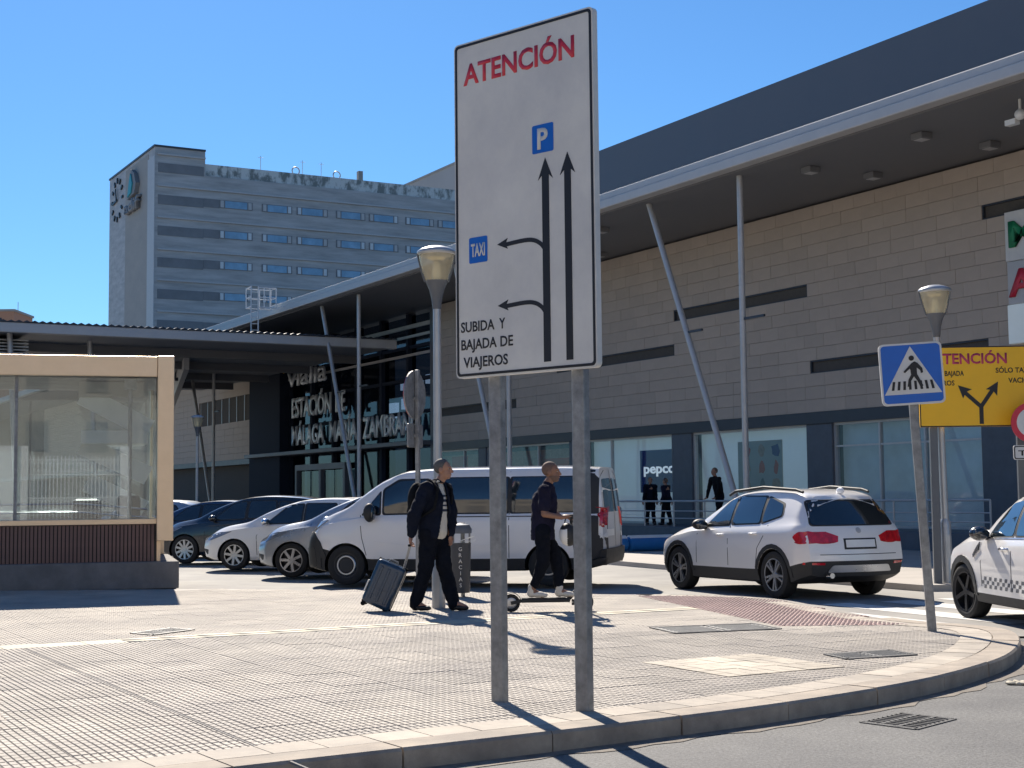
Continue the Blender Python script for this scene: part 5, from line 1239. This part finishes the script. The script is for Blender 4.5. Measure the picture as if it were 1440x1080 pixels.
hatch('sedan_car', 'dark blue car at the far end of the parked row beside the kiosk', 'car_blue', 4.4, 1.46, 2.65, .90, park((-9.5, 38.2), .9, 2.65, 1.80), hr, 'alloy', 5, 'spoke', W=1.80)
FAR = [((-10.6, 42.5), 'car_silver', 1.5, 'silver car roof glinting behind the dark parked cars by the kiosk'), ((-5.2, 41.5), 'car_white', 1.52, 'white car roof showing behind the black parked car'), ((-3.2, 38.6), 'car_silver', 1.50, 'grey car roof showing above the silver minivan'), ((-1.4, 43.5), 'car_black', 1.55, 'dark car roof showing in front of the station doors')]
for (p, paint, H, lab) in FAR:
    hatch('hatchback_car', lab, paint, 4.3, H, 2.6, .9, (p[0], p[1], -.08), hr + random.uniform(-.06, .06), 'alloy', 5)

# ---- white compact with black roof at the right edge
mc = dict(zb=[(0, .28), (.5, .20), (3.6, .22), (4.1, .34)], zc=[(0, .38), (.8, .34), (3.3, .34), (4.1, .46)], zw=[(0, .66), (.25, .80), (.9, .93), (1.4, .97), (2.5, 1.0), (4.1, 1.05)],
          zt=[(0, .72), (.18, .87), (.6, 1.0), (1.25, 1.07), (1.6, 1.31), (1.9, 1.46), (2.3, 1.54), (2.9, 1.56), (3.6, 1.53), (4.1, 1.46)], hw=[(0, .84), (.4, .88), (2, .895), (3.7, .89), (4.1, .85)], wt=[(0, .62), (.9, .72), (1.3, .75), (1.65, .69), (2.1, .645), (3, .635), (4.1, .60)])
MN = dict(L=4.1, W=1.79, fo=.76, wb=2.595, wr=.325, arch=.05, paint='car_white', c=mc, clad=1, fl=.6, fcurve=.22, rcurve=.10, rl=.5, front=[(.2, .06), (.45, .0), (.8, .02), (1.0, .12)], rear=[(.2, .06), (.5, .0), (1.05, .04), (1.5, .14)], ww=.215, rimf=.74)
mh = rad(4); md = Vector((-math.sin(mh), math.cos(mh))); ml = Vector((-md.y, md.x)); wf = Vector((5.53, 17.9))
p = wf - ml * (1.79 / 2 - .12) - md * (2.595 / 2)
c = Car('compact_car', 'white compact with black roof and checkered sill cut off by the right edge', 'car', MN, (p.x, p.y, pz), mh + PI / 2)
windows(c, [[(1.50, 1.0), (2.18, 1.02), (2.18, 1.42), (1.86, 1.38)], [(2.26, 1.025), (3.0, 1.04), (3.0, 1.43), (2.26, 1.43)], [(3.08, 1.045), (3.7, 1.08), (3.6, 1.38), (3.08, 1.425)]])
c.patch('windscreen', [(1.34, -.62), (1.85, -.56), (1.85, .56), (1.34, .62)], 'T', 'car_glass', rnd=.06)
c.patch('roof', [(1.98, -.60), (3.95, -.56), (3.95, .56), (1.98, .60)], 'T', 'car_black', off=.008, rnd=.08)
for ax, sg in (('L', 1), ('R', -1)):
    for d in (.76, 3.355): c.patch('arch_trim', [(d + r * math.cos(t), .305 + r * math.sin(t)) for r, rg in ((.375, range(0, 13)), (.455, range(12, -1, -1))) for t in [PI * k / 12 for k in rg]], ax, 'plastic', off=.012, grid=.1)
    c.patch('headlight', [(sg * .62 + .13 * math.cos(t), .76 + .12 * math.sin(t)) for t in [k * PI / 8 for k in range(16)]], 'F', 'headlamp', off=.012)
    c.seam([(1.36, .42), (1.34, .7), (1.46, .96)], ax); c.seam([(2.22, .40), (2.22, 1.0)], ax); c.handle(2.05, .87, 'chrome', ax); c.handle(2.9, .89, 'chrome', ax)
    c.patch('side_vent', [(1.14, .74), (1.34, .84), (1.34, .93), (1.30, .93), (1.12, .78)], ax, 'chrome', off=.012); c.patch('side_vent', [(1.18, .78), (1.31, .85), (1.31, .90), (1.17, .80)], ax, 'plastic', off=.016)
    c.patch('window_line', [(1.42, .965), (3.8, 1.02), (3.8, 1.035), (1.42, .98)], ax, 'chrome', off=.010)
    for i in range(16):
        for j in range(3):
            d0 = 1.36 + i * .075; z0 = .405 + j * .045
            if (i + j) % 2: c.patch('checker', [(d0, z0), (d0 + .06, z0), (d0 + .075, z0 + .042), (d0 + .015, z0 + .042)], ax, 'lamp_grey', off=.004, grid=.2, skirt=.002) if ax == 'L' else None
    c.patch('tail_light', [(sg * .58, .78), (sg * .84, .78), (sg * .82, 1.0), (sg * .6, 1.0)], 'B', 'tail_red', off=.01, rnd=.04)
c.patch('rear_window', [(-.55, 1.08), (.55, 1.08), (.5, 1.36), (-.5, 1.36)], 'B', 'car_glass', rnd=.06)
c.patch('grille', [(-.45, .42), (.45, .42), (.40, .64), (-.40, .64)], 'F', 'plastic', off=.01, rnd=.05)
c.mirror(1.50, .985, 'car_black', (.10, .12, .085)); c.wheels('alloy_dark', 5, 'spoke', turn=rad(8))
# ================================================================== PEOPLE
def organic(prims, voxel=.012, smooth=4):
    """blend tapered limbs and ellipsoids into one continuous skin. prims: ('t', pts, radii[, flat]) or ('e', c, r[, rotz])"""
    mb = MB()
    for p in prims:
        if p[0] == 'e': mb.ell(p[1], p[2], 18, 12, 0, Matrix.Rotation(p[3] if len(p) > 3 else 0, 3, 'Z') @ (Matrix.Rotation(p[4], 3, 'Y') if len(p) > 4 else Matrix.Identity(3)))
        else:
            P = [Vector(q) for q in p[1]]; Rr = p[2]
            for i in range(len(P) - 1):
                n = max(2, int((P[i + 1] - P[i]).length / .05))
                seg = MB().tube([P[i].lerp(P[i + 1], k / n) for k in range(n + 1)], [Rr[i] + (Rr[i + 1] - Rr[i]) * k / n for k in range(n + 1)], 14); mb.add(seg.v, seg.f)
            for q, r in zip(P, Rr): mb.ell(q, (r, r, r), 14, 10)
    me = mb.mesh('o', 'black'); o = link('o', me)
    m = o.modifiers.new('r', 'REMESH'); m.mode = 'VOXEL'; m.voxel_size = voxel
    if smooth: q = o.modifiers.new('s', 'SMOOTH'); q.iterations = smooth; q.factor = .5
    out = evalmesh(o); bpy.data.objects.remove(o); bpy.data.meshes.remove(me); out.materials.clear(); return out
FOLD = bpy.data.textures.new('folds', 'CLOUDS'); FOLD.noise_scale = .11; FOLD.noise_depth = 2
def dress(me, name, mats, parent, fn=None, cutfn=None, thick=0.):
    mats = mats if isinstance(mats, list) else [mats]
    if cutfn:
        bm = bmesh.new(); bm.from_mesh(me); bmesh.ops.delete(bm, geom=[f for f in bm.faces if cutfn(f.calc_center_median())], context='FACES'); bm.to_mesh(me); bm.free()
    for m in mats: me.materials.append(MATS[m])
    if fn: me.polygons.foreach_set('material_index', [fn(p.center) for p in me.polygons])
    shade(me, 180); o = link(name, me, parent)
    if name in ('jacket', 'trousers', 't_shirt', 'shirt'):
        dm = o.modifiers.new('folds', 'DISPLACE'); dm.texture = FOLD; dm.strength = .045 if name != 'shirt' else .02; dm.mid_level = .5; dm.texture_coords = 'LOCAL'
    if thick: s = o.modifiers.new('thick', 'SOLIDIFY'); s.thickness = thick; s.offset = -1
    return o
def head_prims(c, a, k=1.):
    c = Vector(c); f = Vector((math.cos(a), math.sin(a), 0)); l = Vector((-f.y, f.x, 0)); z = Vector((0, 0, 1))
    P = lambda x, y, h: tuple(c + f * (x * k) + l * (y * k) + z * (h * k))
    R = lambda *r: tuple(q * k for q in r)
    return [('e', P(-.012, 0, .03), R(.098, .077, .092), a), ('e', P(.025, 0, -.045), R(.068, .058, .075), a), ('e', P(.055, 0, -.085), R(.035, .034, .03), a), ('t', [P(.085, 0, .02), P(.112, 0, -.028)], R(.011, .016)), ('e', P(.08, 0, .028), R(.02, .05, .014), a),
            ('e', P(.088, 0, -.062), R(.012, .026, .012), a), ('e', P(-.01, .078, -.012), R(.026, .012, .034), a), ('e', P(-.01, -.078, -.012), R(.026, .012, .034), a)], P
def hand_prims(w, h, side, curl=.5, palmn=None):
    """hand from wrist w towards h: palm, four fingers and a thumb, bent towards palmn"""
    w, h = Vector(w), Vector(h); d = (h - w).normalized(); n = Vector(palmn or (1, 0, 0)); n = (n - d * n.dot(d)).normalized(); s_ = d.cross(n) * side
    out = [('t', [w, w + d * .05], (.024, .027)), ('t', [w + d * .045 + s_ * .016, w + d * .085 + s_ * .022], (.019, .016)), ('t', [w + d * .045 - s_ * .016, w + d * .085 - s_ * .022], (.019, .016))]
    for i, (o_, L) in enumerate(((.030, .066), (.011, .076), (-.010, .071), (-.029, .056))):
        a = w + d * .09 + s_ * o_; b = a + d * (L * .5) + n * (L * .35 * curl); e = b + d * (L * .3 * (1 - curl)) + n * (L * .55 * curl); out.append(('t', [a, b, e], (.0095, .009, .008)))
    a = w + d * .035 + s_ * .028; b = a + d * .03 + s_ * .022 + n * .015; e = b + d * .03 + n * .02 * (1 + curl); out.append(('t', [a, b, e], (.011, .010, .0085)))
    return out
def person(label, loc, J, face, look, top, legs, opt):
    t = thing('person', label, 'person', loc, 0, opt.get('group'))
    sk = opt.get('skin', 'skin'); k = opt.get('k', 1.); vx = opt.get('voxel', .010)
    hp, P = head_prims(J['head'], look, k)
    prims = hp + [('t', [J['neck'], tuple(Vector(J['head']) + Vector((0, 0, -.07 * k)))], (.056 * k, .052 * k)), ('t', [J['hips'], J['chest'], J['neck']], (.11, .12, .055))]
    for s_ in 'LR':
        sh, el, wr, ha = (J[q + s_] for q in ('sh', 'el', 'wr', 'ha')); hi, kn, an, to = (J[q + s_] for q in ('hi', 'kn', 'an', 'to'))
        prims += [('t', [sh, el, wr], (.05, .042, .028)), ('t', [hi, kn, an], (.075, .052, .038)), ('t', [an, to], (.04, .032))]
        prims += hand_prims(wr, ha, 1 if s_ == 'R' else -1, opt.get('curl', {}).get(s_, .45), J.get('pn' + s_, (math.cos(face), math.sin(face), 0)))
    dress(organic(prims, vx * .8, 2), 'body', sk, t)
    for sg in (1, -1):
        MB().ell(P(.079, sg * .030, .006), (.010 * k, .010 * k, .007 * k), 10, 8).build('eye', 'slate_light', t, smooth=60); MB().ell(P(.0855, sg * .030, .006), (.0062 * k, .0062 * k, .0062 * k), 8, 6).build('pupil', 'black', t, smooth=60)
    MB().tube([P(.096, -.022, -.066), P(.1005, 0, -.067), P(.096, .022, -.066)], .0035 * k, 6).build('mouth', 'poster_brick', t, smooth=60)
    # hair
    f = Vector((math.cos(look), math.sin(look), 0)); hc = Vector(J['head'])
    hr = opt.get('hair', 'hair_grey'); thk = opt.get('hairthick', .008)
    hme = organic([('e', P(-.020, 0, .036), tuple(q * k + thk for q in (.098, .078, .092)), look)], .009, 2)
    dress(hme, 'hair', hr, t, None, lambda c: (c - hc).dot(f) > (.045 if c.z > hc.z + .085 * k else .005 + .35 * (c.z - hc.z)) * k or c.z < hc.z - .045 * k, .006)
    if opt.get('beard'):
        dress(organic([('e', P(.026, 0, -.055), tuple(q * k for q in (.071, .061, .072)), look), ('e', P(.055, 0, -.09), tuple(q * k for q in (.04, .038, .034)), look)], .008, 2), 'beard', hr, t, None, lambda c: c.z > hc.z - .045 * k - .3 * max(0, (c - hc).dot(f) - .06), .003)
    return t
def offs(base, **k): return k
# ---- man with the suitcase
fA = rad(-32); f = Vector((math.cos(fA), math.sin(fA), 0)); l = Vector((-f.y, f.x, 0)); Z = Vector((0, 0, 1))
J = dict(hips=(0, 0, 1.0), chest=(.02, 0, 1.36), neck=(.07, 0, 1.60), head=(.125, -.02, 1.765), hiL=tuple(l * .095 + Z * .98), hiR=tuple(-l * .095 + Z * .98), knR=(-.10, -.09, .54), anR=(-.235, -.02, .11), toR=(-.10, -.06, .045), knL=(.13, .02, .55), anL=(.235, -.02, .11), toL=(.39, -.07, .05))
for s_, sg in (('L', 1), ('R', -1)): J['sh' + s_] = tuple(Vector((.03, 0, 1.51)) + l * (.195 * sg))
J.update(elR=(-.23, -.21, 1.22), wrR=(-.275, -.17, .945), haR=(-.29, -.15, .83), elL=(.215, .13, 1.22), wrL=(.195, .05, .95), haL=(.20, .03, .83), pnR=(.9, 0, -.2), pnL=(-.3, -.9, 0))
mloc = (-1.0, 18.55, 0)
M1 = person('man in dark jacket with black backpack walking right and pulling a blue suitcase', mloc, J, fA, rad(-14), None, None, dict(hair='hair_grey', hairthick=.004, curl=dict(R=.95, L=.35), k=1.06))
V = Vector
sh = [('t', [tuple(V((0, 0, 1.0)) + f * .02), tuple(V((.0, 0, 1.2)) + f * .02), (.02, 0, 1.40), (.05, 0, 1.54)], (.155, .155, .155, .09)), ('t', [J['shL'], J['shR']], (.065, .065))]
dress(organic(sh, .011, 4), 'shirt', ['shirt', 'stripe'], M1, lambda c: 1 if (1.24 < c.z < 1.45 and int((c.z - 1.24) / .03) % 2 == 0) else 0)
jk = [('t', [(-.01, 0, .93), (-.005, 0, 1.15), (.01, 0, 1.38), (.045, 0, 1.55)], (.20, .20, .20, .11)), ('t', [J['shL'], J['shR']], (.10, .10))]
for s_ in 'LR': jk.append(('t', [J['sh' + s_], J['el' + s_], tuple(V(J['wr' + s_]) + Z * .02)], (.098, .085, .062)))
jk.append(('t', [tuple(l * .09 + V((.05, 0, 1.56))), tuple(-l * .09 + V((.04, 0, 1.56))), ], (.06, .06)))
def jcut(c):
    r = V((c.x - .01, c.y, 0)); a = r.dot(f); b = r.dot(l); w = .05 + max(0, (1.3 - c.z)) * .16
    if c.z < .90: return True
    return a > .05 and abs(b + .015) < w and c.z < 1.60
dress(organic(jk, .012, 5), 'jacket', 'jacket', M1, None, jcut, .012)
MB().tube([tuple(V((.05, 0, 1.62)) + f * .06 + l * q + Z * (abs(q) * -.1)) for q in (-.10, -.05)], .012, 8).build('collar_piping', 'shirt', M1, smooth=50)
tr = [('t', [(0, 0, 1.06), (0, 0, .96)], (.148, .15))]
for s_ in 'LR': tr.append(('t', [J['hi' + s_], J['kn' + s_], tuple(V(J['an' + s_]) + Z * -.01)], (.122, .098, .08)))
dress(organic(tr, .012, 4), 'trousers', 'trouser', M1)
for s_ in 'LR':
    a, b = V(J['an' + s_]), V(J['to' + s_]); d = (b - a); d.z = 0; d.normalize(); g = a + d * .06; ang = math.atan2(d.y, d.x)
    dress(organic([('e', tuple(V((a.x, a.y, .06)) + d * .0), (.06, .045, .055), ang), ('e', tuple(V((a.x, a.y, .045)) + d * .09), (.085, .05, .04), ang), ('e', tuple(V((a.x, a.y, .04)) + d * .15), (.06, .045, .032), ang), ('t', [tuple(a - Z * .02), tuple(a + Z * .03)], (.048, .046))], .009, 3), 'shoe', 'leather', M1)
bp = -f * .255
BPK = tag(dress(organic([('e', tuple(V((0, 0, 1.36)) + bp), (.10, .165, .25), fA), ('e', tuple(V((0, 0, 1.24)) + bp - f * .05), (.07, .13, .13), fA), ('t', [tuple(V((.02, 0, 1.57)) - f * .16 - l * .05), tuple(V((.02, 0, 1.57)) - f * .16 + l * .05)], (.03, .03))], .012, 4), 'backpack', 'bag', None), 'black backpack on the back of the man with the suitcase', 'backpack')
BPK.location = mloc
sm = MB()
for sg in (1, -1):
    sm.tube([tuple(V((.02, 0, 1.56)) - f * .17 + l * (.12 * sg)), tuple(V((.035, 0, 1.63)) + l * (.13 * sg)), tuple(V((.02, 0, 1.52)) + f * .15 + l * (.15 * sg)), tuple(V((0, 0, 1.28)) + f * .14 + l * (.19 * sg)), tuple(V((0, 0, 1.14)) - f * .12 + l * (.20 * sg))], .018, 8)
sm.build('strap', 'bag', BPK, smooth=50)
# ---- suitcase
SU = thing('suitcase', 'blue wheeled suitcase tilted behind the man by its telescopic handle', 'suitcase', (-1.62, 18.62, 0), rad(-6))
MS = Matrix.Translation((-.13, 0, .045)) @ Matrix.Rotation(rad(24), 4, 'Y')
mb = MB(); mb.box((-.19, -.125, .02), (.19, .125, .60), 0, MS); so = mb.build('shell', 'suitcase', SU, bevel=.05, seg=4); shade(so.data, 60)
for x in (-.10, 0., .10): MB().box((x - .018, -.133, .09), (x + .018, -.12, .53), 0, MS).build('rib', 'suitcase', SU, bevel=.008)
MB().box((-.194, -.008, .03), (.194, .008, .604), 0, MS).build('zip_band', 'bag', SU)
MB().tube([MS @ V(p) for p in ((-.06, -.03, .60), (-.05, -.03, .635), (.05, -.03, .635), (.06, -.03, .60))], .012, 8).build('carry_handle', 'galv', SU, smooth=50)
hw = V((-1.29, 18.40, .82)) - V((-1.62, 18.62, 0)); hw = Matrix.Rotation(rad(6), 3, 'Z') @ hw
for y in (-.05, .05): MB().tube([MS @ V((.15, y, .55)), hw + V((0, y, 0))], .009, 8).build('handle_rod', 'alloy', SU, smooth=50)
MB().tube([hw + V((0, -.07, .005)), hw + V((0, .07, .005))], .016, 10).build('grip', 'bag', SU, smooth=50)
for x in (-.15, .15):
    for y in (-.09, .09): p = MS @ V((x, y, 0)); M_ = Matrix.Translation((p.x, p.y, max(.028, p.z))) @ Matrix.Rotation(PI / 2, 4, 'X'); MB().lathe([(.0001, -.012), (.028, -.012), (.028, .012), (.0001, .012)], 16, 0, M_).box((p.x - .012, p.y - .018, max(.028, p.z)), (p.x + .012, p.y + .018, max(.028, p.z) + .05)).build('castor', 'bag', SU, smooth=40)
MB().box((-.20, -.134, .16), (-.185, -.06, .30), 0, MS).build('luggage_tag', 'white_paint', SU)

# ---- electric scooter
ES = thing('electric_scooter', 'black electric kick scooter ridden past the signposts', 'scooter', (.415, 18.28, 0), rad(4))
WR = .11
for x, nm in ((-.455, 'wheel'), (.455, 'wheel')):
    M_ = Matrix.Translation((x, 0, WR)) @ Matrix.Rotation(PI / 2, 4, 'X')
    w = MB().lathe([(.07, .022), (.10, .025), (WR, .012), (WR, -.012), (.10, -.025), (.07, -.022)], 28, 0, M_, close=True).build('wheel', 'rubber', ES, smooth=40)
    r = MB().lathe([(.072, .012), (.06, .018), (.03, .018), (.0001, .02)], 20, 0, M_).lathe([(.072, -.012), (.06, -.018), (.03, -.018), (.0001, -.02)], 20, 0, M_)
    r.build('rim', 'alloy', w, smooth=40)
    ff_ = [(x + (WR + .018) * math.cos(a), (WR + .018) * math.sin(a) + WR) for a in [rad(q) for q in (range(20, 165, 15) if x < 0 else range(60, 200, 15))]]
    mbf = MB()
    for (a, b), (c_, d) in zip(ff_[:-1], ff_[1:]): mbf.bar((a, 0, b), (c_, 0, d), .07, .008)
    mbf.build('mudguard', 'plastic', ES)
MB().box((-.34, -.075, .115), (.27, .075, .165)).build('deck', 'plastic', ES, bevel=.012); MB().box((-.33, -.07, .166), (.22, .07, .171)).build('grip_mat', 'rubber', ES)
MB().bar((.25, 0, .145), (.37, 0, .27), .06, .05).build('neck', 'plastic', ES, bevel=.01); MB().bar((-.46, .045, WR), (-.32, .045, .14), .02, .04).bar((-.46, -.045, WR), (-.32, -.045, .14), .02, .04).build('rear_fork', 'plastic', ES)
MB().tube([(.455, .04, WR), (.41, .04, .27)], .014, 8).tube([(.455, -.04, WR), (.41, -.04, .27)], .014, 8).build('front_fork', 'plastic', ES)
MB().tube([(.41, 0, .25), (.30, 0, 1.14)], .022, 12).build('stem', 'plastic', ES, smooth=50)
MB().tube([(.28, -.24, 1.15), (.30, -.1, 1.15), (.30, .1, 1.15), (.28, .24, 1.15)], .014, 10).build('handlebar', 'plastic', ES, smooth=50)
for y in (-.22, .22): MB().tube([(.28, y - .06, 1.15), (.28, y + .06, 1.15)], .019, 10).build('grip', 'rubber', ES, smooth=50)
MB().box((.27, -.03, 1.15), (.34, .03, 1.19)).build('display', 'plastic', ES, bevel=.008); MB().box((.315, -.02, 1.05), (.355, .02, 1.09)).build('headlight', 'headlamp', ES)
HM = tag(dress(organic([('e', (0, 0, 0), (.10, .12, .14)), ('e', (.02, 0, -.05), (.09, .11, .10))], .010, 3), 'helmet', ['white_paint', 'plastic'], None, lambda c: 0 if c.x < .0 and c.z < .06 else 1), 'black and white helmet hanging from the scooter handlebar', 'helmet'); HM.location = (.66, 18.16, .95)
MB().tube([(-.03, .02, .13), (-.02, .04, .18), (0, .05, .205)], .008, 6).build('strap', 'bag', HM)
# ---- rider
fA = rad(-6); f = Vector((math.cos(fA), math.sin(fA), 0)); l = Vector((-f.y, f.x, 0))
J = dict(hips=(-.04, 0, 1.03), chest=(.0, 0, 1.38), neck=(.03, 0, 1.57), head=(.075, -.01, 1.715), hiL=(-.04, .09, 1.0), hiR=(-.04, -.09, 1.0), knR=(-.04, -.10, .60), anR=(-.185, -.02, .25), toR=(-.05, -.05, .20), knL=(.14, .07, .62), anL=(.16, .02, .25), toL=(.30, .0, .20),
         shR=(-.02, -.19, 1.48), shL=(.0, .19, 1.48), elR=(-.02, -.235, 1.20), wrR=(.19, -.22, 1.155), haR=(.26, -.22, 1.17), elL=(.10, .25, 1.22), wrL=(.20, .23, 1.15), haL=(.27, .23, 1.17), pnR=(0, 0, -1), pnL=(0, 0, -1))
M2 = person('man in dark t-shirt and trousers standing on a scooter behind the signpost', (.40, 18.28, 0), J, fA, rad(-8), None, None, dict(skin='skin_dark', hair='hair_short', hairthick=.002, beard=True, curl=dict(R=.9, L=.9), k=1.02))
te = [('t', [(-.045, 0, .93), (-.03, 0, 1.15), (-.005, 0, 1.36), (.02, 0, 1.50)], (.155, .15, .16, .10)), ('t', [J['shL'], J['shR']], (.082, .082))]
for s_ in 'LR': te.append(('t', [J['sh' + s_], tuple(V(J['sh' + s_]).lerp(V(J['el' + s_]), .7))], (.08, .072)))
te.append(('t', [(.02, 0, 1.48), (.03, 0, 1.56)], (.085, .07)))
dress(organic(te, .011, 4), 't_shirt', 'tee', M2, None, lambda c: c.z < .88, .0)
tr = [('t', [(-.04, 0, 1.06), (-.04, 0, .98)], (.135, .14))]
for s_ in 'LR': tr.append(('t', [J['hi' + s_], J['kn' + s_], tuple(V(J['kn' + s_]).lerp(V(J['an' + s_]), .75))], (.102, .08, .062)))
dress(organic(tr, .011, 4), 'trousers', 'trouser', M2)
for s_ in 'LR':
    a, b = V(J['an' + s_]), V(J['to' + s_]); d = (b - a); d.z = 0; d.normalize(); ang = math.atan2(d.y, d.x); zb = .17
    dress(organic([('e', tuple(V((a.x, a.y, zb + .055))), (.06, .045, .05), ang), ('e', tuple(V((a.x, a.y, zb + .042)) + d * .09), (.09, .05, .038), ang), ('e', tuple(V((a.x, a.y, zb + .035)) + d * .15), (.055, .045, .03), ang), ('t', [tuple(a - Z * .01), tuple(a + Z * .05)], (.048, .046))], .009, 3), 'shoe', 'sneaker', M2)
MB().box((-.10, -.155, .98), (-.02, -.148, 1.04)).build('pocket_card', 'skin', M2)

# ---- three people on the platform in front of the shops
def bystander(label, u, n, ang, top, lean=0., k=.95, arms='down'):
    p = BW(u, n, .45); f = Vector((math.cos(ang), math.sin(ang), 0)); l = Vector((-f.y, f.x, 0)); W_ = lambda a, b, c: tuple((f * a + l * b + Z * c) * k)
    J = dict(hips=W_(0, 0, .98), chest=W_(lean * .5, 0, 1.34), neck=W_(lean, 0, 1.55), head=W_(lean + .03, 0, 1.70), hiL=W_(0, .09, .96), hiR=W_(0, -.09, .96), knL=W_(.10, .09, .52), knR=W_(-.02, -.09, .52), anL=W_(.14, .1, .1), anR=W_(-.12, -.1, .1), toL=W_(.27, .1, .04), toR=W_(.02, -.11, .04))
    for s_, sg in (('L', 1), ('R', -1)):
        J['sh' + s_] = W_(lean, .19 * sg, 1.47)
        if arms == 'rail': J.update({'el' + s_: W_(lean + .05, .26 * sg, 1.2), 'wr' + s_: W_(.32, .22 * sg, .92), 'ha' + s_: W_(.42, .2 * sg, .86)})
        else: J.update({'el' + s_: W_(lean - .05 * sg, .24 * sg, 1.18), 'wr' + s_: W_(.08 * sg, .24 * sg, .93), 'ha' + s_: W_(.1 * sg, .24 * sg, .8)})
    t = person(label, tuple(p), J, ang, ang, None, None, dict(k=k, voxel=.016, hair='hair_short', hairthick=.006, group='people in front of the shops'))
    tp = [('t', [W_(0, 0, .92), W_(lean * .5, 0, 1.3), W_(lean, 0, 1.5)], (.15 * k, .16 * k, .09 * k)), ('t', [J['shL'], J['shR']], (.08, .08))] + [('t', [J['sh' + s_], J['el' + s_], J['wr' + s_]], (.072, .06, .045)) for s_ in 'LR']
    dress(organic(tp, .016, 3), 'jacket', top, t)
    dress(organic([('t', [W_(0, 0, 1.02), W_(0, 0, .94)], (.135, .135))] + [('t', [J['hi' + s_], J['kn' + s_], J['an' + s_]], (.095, .075, .06)) for s_ in 'LR'], .016, 3), 'trousers', 'trouser', t)
    for s_ in 'LR':
        a = V(J['an' + s_]); dress(organic([('e', tuple(V((a.x, a.y, .045)) + f * .05), (.13, .05, .045), ang)], .014, 2), 'shoe', 'leather', t)
to_cam = math.atan2(-v_.y, -v_.x)
bystander('person in black leaning on the railing in front of the pale shop window', -2.79, 1.75, to_cam, 'bag', .16, .96, 'rail')
bystander('left one of two dark-clothed people walking below the navy shop poster', 1.48, 1.3, to_cam + 1.3, 'jacket', .02, .84)
bystander('right one of two dark-clothed people walking below the navy shop poster', 0.85, 1.1, to_cam - 1.2, 'tee', .02, .82)
